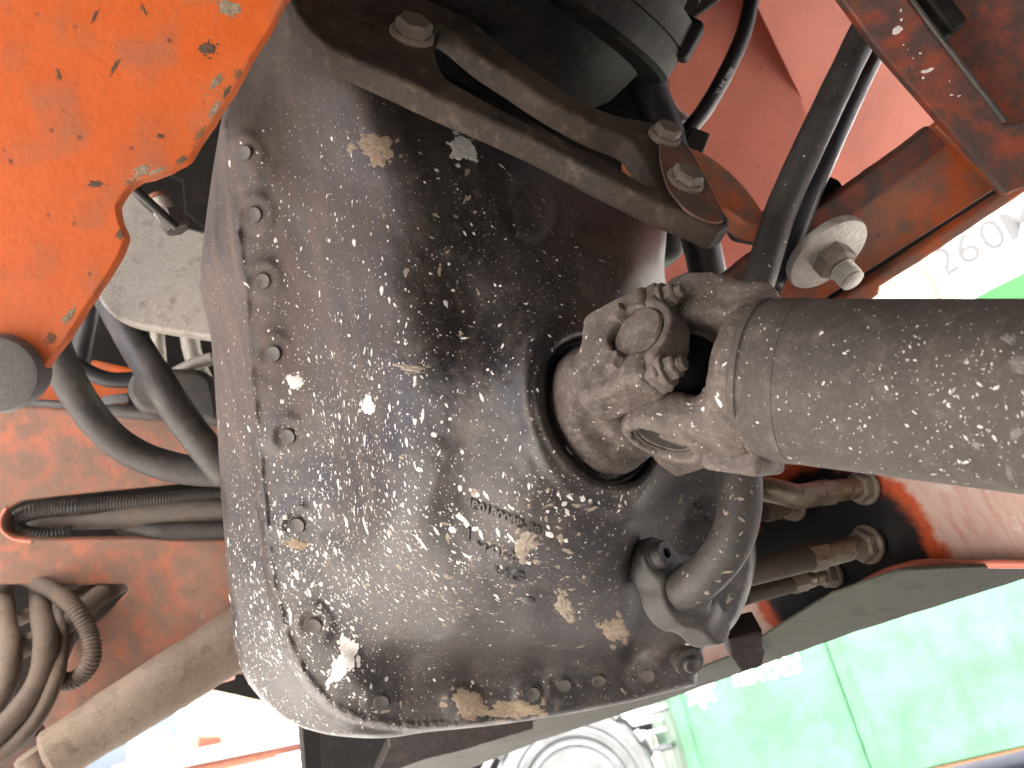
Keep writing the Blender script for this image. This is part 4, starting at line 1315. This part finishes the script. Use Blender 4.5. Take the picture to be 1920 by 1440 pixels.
# ---- orange side wall with oval slot
WL = thing('orange_side_wall', 'dusty orange side wall with a long slot, left behind the hoses', 'wall', B(200, 1290, 1.0))
wn2 = nrm((0.12, -0.10, 0.98))
wpl = Plane(B(200, 1000, .98), wn2)
slot = [(6, 978), (10, 958), (40, 940), (120, 930), (300, 912), (520, 890), (560, 1000), (440, 1012), (250, 1012), (80, 1014), (30, 1008), (10, 995)]
low = [(-160, 1096), (150, 1098), (236, 1096), (240, 1108), (200, 1150), (140, 1205), (118, 1260), (60, 1330), (-160, 1345)]
mk('panel', plate(wpl, [[(-600, 725), (-180, 752), (120, 768), (300, 782), (560, 790), (560, 1270), (440, 1265), (240, 1312), (150, 1345), (60, 1385), (-180, 1450), (-600, 1560)], slot, low], 0.02, 0.003, r=[0.0, 0.006, 0.006]), M['wall_orange'], WL)
mk('rim_bead', tube([wpl.hit(*p) + wpl.n * 0.001 for p in ((60, 1016), (25, 1010), (4, 992), (2, 972), (12, 952))], 0.0016, 10, 30), M['hood_orange'], WL)
mk('bottom_lip', plate(Plane(B(200, 1320, .98), nrm((0.1, -0.75, 0.65))), [[(-100, 1440), (60, 1382), (150, 1343), (240, 1310), (440, 1262), (440, 1275), (240, 1335), (170, 1375), (60, 1420), (-100, 1470)]], 0.012, 0.002), M['hood_orange'], WL)
plate_thing('edge_moulding', 'black rubber edge strip on top of the orange side wall', 'edge strip',
            tube([B(-60, 752, .975), B(60, 762, .975), B(180, 770, .975), B(300, 776, .975), B(450, 785, .975)], 0.0095, 12, 30, wob=0.1), M['rubber'])
plate_thing('clip', 'small black clip on the rubber edge strip', 'clip',
            box(B(222, 748, .95), (1, 0.12, 0), (-0.12, 1, 0), (0, 0, 1), 0.016, 0.0055, 0.008, 0.001), M['rubber_clean'])
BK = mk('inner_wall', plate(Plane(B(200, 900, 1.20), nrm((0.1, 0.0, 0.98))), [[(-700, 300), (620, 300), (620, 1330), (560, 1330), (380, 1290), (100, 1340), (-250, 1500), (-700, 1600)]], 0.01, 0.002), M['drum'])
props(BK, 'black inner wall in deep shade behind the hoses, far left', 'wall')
plate_thing('orange_floor_strip', 'bright orange strip glowing between the two black hoses', 'plate',
            plate(Plane(B(180, 730, 1.08), nrm((0.0, -0.4, 0.9))), [[(20, 680), (130, 690), (170, 680), (260, 700), (275, 735), (210, 770), (40, 775)]], 0.01, 0.001), M['plate_orange'])

# hoses on the left
mkh('hydraulic_hose', 'fat black hose curving from behind the orange plate to the housing', [B(60, 560, .72), B(95, 640, .76), B(130, 715, .80), B(180, 790, .83), B(240, 843, .85), B(320, 875, .86), B(400, 884, .87), B(500, 884, .88)], 0.0165, 'rubber', 24)
mkh('hydraulic_hose', 'straight black hose below the grey plate, running to the housing', [B(205, 560, .92), B(250, 640, .87), B(300, 720, .82), B(350, 795, .83), B(430, 895, .84)], 0.0170, 'rubber', 24)
mkh('hydraulic_hose', 'slim black ribbed hose lit along its top, left gap', [B(100, 648, .90), B(125, 672, .91), B(160, 695, .92), B(205, 712, .93), B(255, 712, .94)], 0.0092, 'rubber_clean', 16)
mkh('hydraulic_hose', 'upright black hose in the shaded gap under the orange plate', [B(172, 540, .95), B(165, 600, .95), B(155, 650, .95), B(140, 740, .95)], 0.0120, 'rubber_clean', 16)
mkh('pipe', 'pale grey upright pipe just below the grey plate', [B(292, 600, 1.02), B(298, 660, 1.02), B(300, 720, 1.02)], 0.0085, 'zinc', 16, cat='pipe')
mkh('pipe', 'pale pipe beside the housing below the grey plate', [B(352, 610, 1.02), B(362, 665, 1.02), B(385, 720, 1.02)], 0.0115, 'zinc', 16, cat='pipe')
mkh('pipe', 'grey slanted pipe tip between the hose and the housing', [B(330, 700, .98), B(365, 682, .98), B(400, 672, .98)], 0.008, 'zinc', 14, cat='pipe')
plate_thing('gear_pump', 'dark rounded pump body wedged between hose and housing', 'pump',
            plate(Plane(B(330, 730, .93), nrm((0.1, 0.2, 0.95))), [[(232, 735), (240, 700), (275, 688), (370, 690), (400, 705), (420, 800), (380, 790), (330, 775), (260, 775)]], 0.05, 0.008, r=0.012), M['rubber'])
mkh('cable_loom', 'black corrugated loom looping inside the oval slot', [B(520, 925, 1.02), B(400, 930, 1.02), B(280, 940, 1.01), B(150, 950, 1.0), B(70, 958, .995), B(30, 975, .99), B(40, 998, .99), B(90, 1006, .995), B(130, 1000, 1.01)], 0.0098, 'rubber', 14, ribs=110)
mkh('hydraulic_hose', 'brown dusty hose lying in the slot of the orange wall', [B(60, 985, 1.05), B(110, 972, 1.03), B(180, 968, 1.015), B(300, 964, 1.01), B(420, 962, 1.01), B(520, 962, 1.01)], 0.0165, 'slothose', 20)
mkh('cable_loom', 'black corrugated loom along the bottom of the slot, by the housing', [B(225, 985, 1.03), B(290, 995, 1.0), B(360, 996, .99), B(440, 994, .985), B(520, 992, .985)], 0.0105, 'rubber', 14, ribs=70)
mkh('hydraulic_hose', 'brown hose running up from the corner to the lower opening', [B(-280, 1340, .90), B(-40, 1250, .93), B(40, 1215, .94), B(130, 1165, .96), B(190, 1115, .99), B(260, 1075, 1.05)], 0.0125, 'brownhose', 18)
mkh('hydraulic_hose', 'thin brown hose above its twin in the lower opening', [B(-280, 1270, .95), B(-30, 1185, .98), B(60, 1150, .99), B(150, 1110, 1.01), B(230, 1075, 1.05)], 0.0085, 'brownhose', 16)
mkh('hydraulic_hose', 'brown hose bending down beside the corrugated loop', [B(72, 1040, 1.06), B(76, 1110, 1.01), B(80, 1160, .955), B(86, 1200, .92), B(76, 1270, .90), B(30, 1340, .88), B(-60, 1420, .86), B(-280, 1560, .82)], 0.0130, 'brownhose', 20)
mkh('hydraulic_hose', 'brown hose hugging the left border, lower corner', [B(-10, 1050, 1.06), B(5, 1120, .99), B(12, 1170, .94), B(22, 1220, .91), B(5, 1300, .89), B(-60, 1360, .88), B(-280, 1500, .84)], 0.0115, 'brownhose', 18)
mkh('hydraulic_hose', 'dark brown hose sweeping along the bottom left corner', [B(106, 1070, 1.05), B(112, 1140, .97), B(114, 1210, .93), B(104, 1275, .90), B(60, 1360, .88), B(-40, 1450, .86), B(-240, 1600, .82)], 0.0085, 'brownhose', 16)
mkh('cable_loom', 'tan corrugated loom hanging in a loop before the orange wall', [B(30, 1075, 1.03), B(70, 1092, .985), B(105, 1110, .955), B(140, 1140, .93), B(168, 1190, .925), B(172, 1235, .92), B(150, 1268, .92), B(122, 1278, .92), B(106, 1262, .93), B(112, 1225, .95), B(125, 1180, .98)], 0.0095, 'brownhose', 16, ribs=90)

# ---- mud-coated cylinder, lower left
CY = thing('hydraulic_cylinder', 'mud-brown hydraulic cylinder slanting out of the bottom left corner', 'cylinder', B(150, 1420, .88))
c0, c1 = B(92, 1422, .86), B(520, 1150, .98)
ca = nrm(c1 - c0)
Lc_ = np.linalg.norm(c1 - c0)
prof = [(-0.004, 0.016), (0.0, 0.026), (0.004, 0.0290), (0.05, 0.0300), (0.062, 0.0312), (0.064, 0.0318), (0.110, 0.0328), (0.112, 0.0333), (0.165, 0.0346), (0.170, 0.0340), (0.180, 0.0342), (0.188, 0.0350), (Lc_, 0.0362)]
mk('barrel', lathe(c0, ca, prof, 64), M['mudtube'], CY, True, 30)
mk('rod_eye', lathe(c0 - ca * 0.012 + np.array((0, 0, 0)), np.cross(ca, (0, 0, 1)), [(-0.018, 0.013), (-0.015, 0.017), (0.015, 0.017), (0.018, 0.013)], 28), M['mudtube'], CY)
plate_thing('pin_bracket', 'rusty dark bracket at the bottom left corner holding the cylinder', 'bracket',
            plate(Plane(B(60, 1420, .90), nrm((0.2, -0.2, 0.95))), [[(-60, 1350), (70, 1375), (84, 1400), (92, 1470), (-60, 1500)]], 0.02, 0.003, r=0.004), M['sooty_orange'])

# ================================================================ yard behind (world space)
def wp(px, py, Y):
    """world point seen at a pixel, on the vertical plane y = Y"""
    r = to_world(np.array(((px - 960) / FOC, (720 - py) / FOC, -1.0))) - np.array(EYE)
    return np.array(EYE) + r * (Y - EYE.y) / r[1]
def wbox(x0, x1, y0, y1, z0, z1, bev=0.01):
    V, F = box(((x0 + x1) / 2, (y0 + y1) / 2, (z0 + z1) / 2), (1, 0, 0), (0, 1, 0), (0, 0, 1), (x1 - x0) / 2, (y1 - y0) / 2, (z1 - z0) / 2, bev)
    return V, F
Y0 = 4.2
a = wp(1275, 1390, Y0)
b_ = wp(1830, 1420, Y0)
GB = thing('green_skip', 'pale green rental skip with white lettering, out in the sunlit yard', 'skip', to_cam(np.array((a[0] + 1.2, Y0, 0))))
zb, zt = b_[2], b_[2] + 1.25
mk('body', wbox(a[0], a[0] + 3.4, Y0, Y0 + 1.6, zb, zt, 0.012), M['green'], GB, True, 30, 'world')
for x in (a[0] + 0.03, wp(1600, 1320, Y0)[0], a[0] + 2.3):
    mk('rib', wbox(x - 0.03, x + 0.03, Y0 - 0.03, Y0 - 0.001, zb, zt, 0.006), M['green'], GB, True, 30, 'world')
mk('skid', wbox(a[0], a[0] + 3.4, Y0 + 0.01, Y0 + 0.10, zb - 0.016, zb - 0.002, 0.004), M['skid'], GB, True, 30, 'world')
for x in (a[0] + 0.3, a[0] + 3.0):
    mk('foot', wbox(x - 0.08, x + 0.08, Y0 + 0.1, Y0 + 0.5, 0.0, zb - 0.016, 0.004), M['green'], GB, True, 30, 'world')
def wtext(s, px, py, Y, size, mat, parent, name='lettering', bold=0.0, dx=(1, 0, 0)):
    p = wp(px, py, Y)
    dxv = np.array(dx, float)
    V, F = text_mesh(s, size, 0.002, p, dxv, (0, 0, 1), np.cross(dxv, (0, 0, 1)), bold)
    return mk(name, (V, F), mat, parent, False, space='world')
ts = wp(1372, 1290, Y0), wp(1500, 1252, Y0)
tw = abs(ts[1][0] - ts[0][0])
wtext('RENTALS', 1437, 1264, Y0 - 0.003, tw * 0.235, M['signwhite'], GB, bold=0.001)
wtext('SUNBELT', 1432, 1240, Y0 - 0.003, tw * 0.27, M['signwhite'], GB, bold=0.001)
# sun-star emblem
sc_ = wp(1312, 1296, Y0 - 0.004)
SV = [sc_]
for k in range(14):
    rr_ = 0.085 if k % 2 == 0 else 0.048
    SV.append(sc_ + rr_ * np.array((math.cos(k * math.pi / 7 + 0.2), 0, math.sin(k * math.pi / 7 + 0.2))))
mk('emblem', (np.array(SV), [(0, 1 + k, 1 + (k + 1) % 14) for k in range(14)]), M['signwhite'], GB, False, space='world')
e = wp(1293, 1278, Y0 - 0.006)
mk('emblem_edge', wbox(e[0] - 0.07, e[0] + 0.05, Y0 - 0.007, Y0 - 0.005, e[2], e[2] + 0.012, 0), M['yellow'], GB, False, space='world')

# white machine with grey digits, right
def slope(psi, px, py, Y):
    p = wp(px, py, Y)
    q = p + 0.05 * np.array((math.cos(psi), math.sin(psi), 0))
    c0_, c1_ = to_cam(p), to_cam(q)
    f = lambda c: (960 + c[0] / -c[2] * FOC, 720 - c[1] / -c[2] * FOC)
    (x0, y0), (x1, y1) = f(c0_), f(c1_)
    return math.degrees(math.atan2(-(y1 - y0), x1 - x0))
YS = 4.6
psi = min(np.linspace(-1.2, 0.6, 181), key=lambda t: abs(slope(t, 1840, 470, YS) - 29))
hx = np.array((math.cos(psi), math.sin(psi), 0))
hn = np.cross(hx, (0, 0, 1.0))
if np.dot(hn, (0, -1, 0)) < 0:
    hn = -hn
pc = wp(1770, 500, YS)
def hitS(px, py, off=0.0):
    r = wp(px, py, 1.0) - np.array(EYE)
    p0 = pc + hn * off
    return np.array(EYE) + r * np.dot(p0 - np.array(EYE), hn) / np.dot(r, hn)
WM = thing('white_boom_machine', 'sunlit white machine side with grey digits 260M and a green flash', 'machine', to_cam(pc * np.array((1, 1, 0))))
def sbox(u0, u1, z0, z1, off, th, bev=0.004):
    c = pc + hx * (u0 + u1) / 2 + np.array((0, 0, (z0 + z1) / 2)) + hn * (off - th / 2)
    return box(c, hx, (0, 0, 1), hn, (u1 - u0) / 2, (z1 - z0) / 2, th / 2, bev)
mk('side_panel', sbox(0.0, 2.2, -pc[2] + 0.5, 1.3, 0, 0.5), M['signwhite'], WM, True, 30, 'world')
mk('post', sbox(-0.10, -0.004, -pc[2], 1.3, 0.02, 0.12), M['cream'], WM, True, 30, 'world')
mk('cab_panel', sbox(-1.6, -0.104, -pc[2] + 0.2, 1.3, -0.02, 0.5), M['cream'], WM, True, 30, 'world')
for ch, px, py in (('2', 1772, 492), ('6', 1814, 468), ('0', 1861, 442), ('M', 1915, 414)):
    p = hitS(px, py, 0.004)
    hgt = np.linalg.norm(hitS(1825, 440, .004) - hitS(1812, 492, .004))
    V, F = text_mesh(ch, hgt * 1.6, 0.002, p, hx, (0, 0, 1), hn, 0.004)
    mk('digit' if ch != 'M' else 'letter', (V, F), M['digit'], WM, False, space='world')
gq = [hitS(x, y, 0.003) for x, y in ((1830, 556), (1860, 540), (1890, 525), (1960, 490), (1960, 640), (1800, 640))]
gn = len(gq)
mk('green_flash', (np.array(gq + [q - hn * 0.002 for q in gq]), [tuple(range(gn)), tuple(range(2 * gn - 1, gn - 1, -1))] + [(i, (i + 1) % gn, gn + (i + 1) % gn, gn + i) for i in range(gn)]), M['signgreen'], WM, False, space='world')

# wheel of a parked machine
c = wp(1085, 1490, 4.0)
WH = thing('parked_wheel', 'big pale dusty tyre of a machine parked in the yard', 'wheel', to_cam(np.array((c[0], 4.0, 0))))
R_ = c[2] if 0.2 < c[2] < 0.7 else 0.35
zc = c[2]
def wl(prof, seg=64):
    return lathe((c[0], 4.0, zc), (0, -1, 0), prof, seg)
tr = 0.36
mk('tyre', wl([(-0.14, 0.20), (-0.15, 0.27), (-0.13, tr - 0.02), (-0.08, tr), (0.08, tr), (0.13, tr - 0.02), (0.142, tr - 0.05), (0.150, tr - 0.055), (0.152, tr - 0.075), (0.144, tr - 0.08), (0.152, 0.265), (0.150, 0.24), (0.138, 0.232), (0.14, 0.20)]), M['tyre'], WH, True, 30, 'world')
mk('rim', wl([(-0.13, 0.20), (0.13, 0.215), (0.150, 0.205), (0.135, 0.19), (0.09, 0.175), (0.06, 0.150), (0.075, 0.12), (0.075, 0.10), (0.12, 0.095), (0.13, 0.06), (0.13, 0.0001)]), M['rim'], WH, True, 30, 'world')
for k in range(16):
    an = k * math.pi / 8
    q = np.array((c[0] + math.cos(an) * (tr + 0.004), 4.0, zc + math.sin(an) * (tr + 0.004)))
    mk('tread_lug', box(q, (math.cos(an), 0, math.sin(an)), (-math.sin(an), 0.35, math.cos(an)), np.cross((math.cos(an), 0, math.sin(an)), nrm((-math.sin(an), 0.35, math.cos(an)))), 0.016, 0.03, 0.13, 0.006), M['tyre'], WH, True, 30, 'world')

# clutter, lower left of the yard
YC = 4.6
def cbox(name, label, cat, px0, py0, px1, py1, Y, dep, mat, bev=0.02):
    p, q = wp(px0, py1, Y), wp(px1, py0, Y)
    x0, x1 = sorted((p[0], q[0]))
    z0, z1 = sorted((p[2], q[2]))
    return props(mk(name, wbox(x0, x1, Y, Y + dep, z0, z1, bev), mat, None, True, 30, 'world'), label, cat)
def tarp():
    p0, p1 = wp(350, 1440, 5.6), wp(640, 1250, 5.6)
    V, F = [], []
    nx, nz = 40, 14
    for j in range(nz):
        for i in range(nx):
            u_, v_ = i / (nx - 1), j / (nz - 1)
            x = p0[0] + (p1[0] - p0[0]) * u_
            V.append((x, 5.6 + 0.06 * math.sin(u_ * 26 + 2 * v_) + 0.04 * math.sin(u_ * 11) + 0.5 * (v_ > 0.98), v_ * (p1[2] + 0.3)))
    for j in range(nz - 1):
        for i in range(nx - 1):
            k = j * nx + i
            F.append((k, k + 1, k + nx + 1, k + nx))
    n0 = len(V)
    V2 = [(x, 7.0, z) for x, y, z in V]
    F2 = [tuple(i + n0 for i in reversed(f)) for f in F]
    rim = [(i) for i in range(nx)] + [j * nx + nx - 1 for j in range(1, nz)] + [(nz - 1) * nx + i for i in range(nx - 2, -1, -1)] + [j * nx for j in range(nz - 2, 0, -1)]
    F3 = [(rim[(i + 1) % len(rim)], rim[i], rim[i] + n0, rim[(i + 1) % len(rim)] + n0) for i in range(len(rim))]
    return np.array(V + V2), F + F2 + F3
props(mk('tarpaulin_stack', tarp(), M['cream'], None, True, 60, 'world'), 'cream tarpaulin-covered stack behind the steel tubes, lower left yard', 'stack')
def wtube(name, label, pts, r, mat, cat):
    return props(mk(name, tube(pts, r, 16, 12), mat, None, True, 180, 'world'), label, cat)
wtube('steel_tube', 'long galvanised tube lying across the yard clutter, lower left', [wp(215, 1450, 3.6), wp(400, 1412, 3.6), wp(560, 1380, 3.6)], 0.030, M['galv'], 'tube')
wtube('steel_tube', 'thinner rust-stained tube resting under the galvanised one', [wp(330, 1452, 3.65), wp(450, 1425, 3.65), wp(565, 1398, 3.65)], 0.022, M['rustred'], 'tube')
cbox('storage_box', 'pale lilac box beside the black box section', 'box', 515, 1402, 580, 1500, 3.5, 0.3, M['lilac'])
cbox('pallet_crate', 'rusty crate standing behind the tubes, lower left', 'crate', 316, 1378, 372, 1424, 4.4, 0.3, M['rustred'])
def drum(name, label, px, py, Y, r, h, mat):
    p = wp(px, py, Y)
    z = p[2]
    props(mk(name, lathe((p[0], Y, z), (0, 0, 1), [(-h, r), (-h * .66, r), (-h * .64, r * 1.03), (-h * .62, r), (-h * .34, r), (-h * .32, r * 1.03), (-h * .3, r), (-0.02, r), (0, r * 0.96), (0, 0.0001)], 32), mat, None, True, 30, 'world'), label, 'barrel')
drum('blue_barrel', 'blue plastic barrel behind the mud-brown cylinder', 295, 1370, 4.9, 0.16, 0.55, M['bluegrey'])
cbox('white_carton', 'white carton near the barrel, bottom left yard', 'carton', 232, 1408, 290, 1470, 3.9, 0.3, M['signwhite'])
cbox('white_tank', 'white tank with level top behind the parked tyre', 'tank', 940, 1365, 1225, 1480, 5.2, 0.8, M['signwhite'], 0.06)
for k, (x0, y0, x1, y1) in enumerate(((1150, 1345, 1262, 1360), (1165, 1368, 1258, 1382))):
    cbox('timber', ('grey-white plank above the tyre, topmost', 'grey-white plank above the tyre, below the top one')[k], 'plank', x0, y0, x1, y1, 4.8, 0.2, M['galv'], 0.005)

cbox('white_carton', 'second white carton leaning behind the tubes near the black box section', 'carton', 430, 1398, 500, 1440, 4.3, 0.3, M['lilac'])
wtube('steel_tube', 'pale upright post between tarpaulin stack and tubes', [wp(352, 1440, 4.0), wp(342, 1372, 4.0), wp(336, 1330, 4.0)], 0.02, M['signwhite'], 'post')
wtube('steel_tube', 'grey bent handrail arching above the parked tyre', [wp(905, 1450, 4.4), wp(935, 1405, 4.4), wp(1000, 1385, 4.4), wp(1120, 1362, 4.4), wp(1250, 1325, 4.4)], 0.016, M['galv'], 'handrail')
cbox('tool_box', 'pale teal tool box beside the parked tyre', 'box', 1195, 1392, 1262, 1420, 4.5, 0.25, M['rim'])
cbox('tool_box', 'small white box above the handrail by the skip', 'box', 1168, 1320, 1240, 1344, 4.9, 0.25, M['signwhite'])
# ================================================================ added unseen deck and aprons that block light
SHADE = thing('shade_deck', 'unseen black deck added overhead with aprons, to shade the scene', 'deck', to_cam(np.array((0.5, 0.1, 1.6))))
mk('shade_plate', wbox(-0.78, 1.60, -1.0, 1.55, 1.60, 1.65, 0.01), M['drum'], SHADE, True, 30, 'world')
mk('rear_shade', wbox(-0.78, 1.60, -1.0, -0.95, 0.12, 1.597, 0.01), M['drum'], SHADE, True, 30, 'world')
mk('side_shade', wbox(1.55, 1.60, -0.947, 0.25, 0.12, 1.597, 0.01), M['drum'], SHADE, True, 30, 'world')
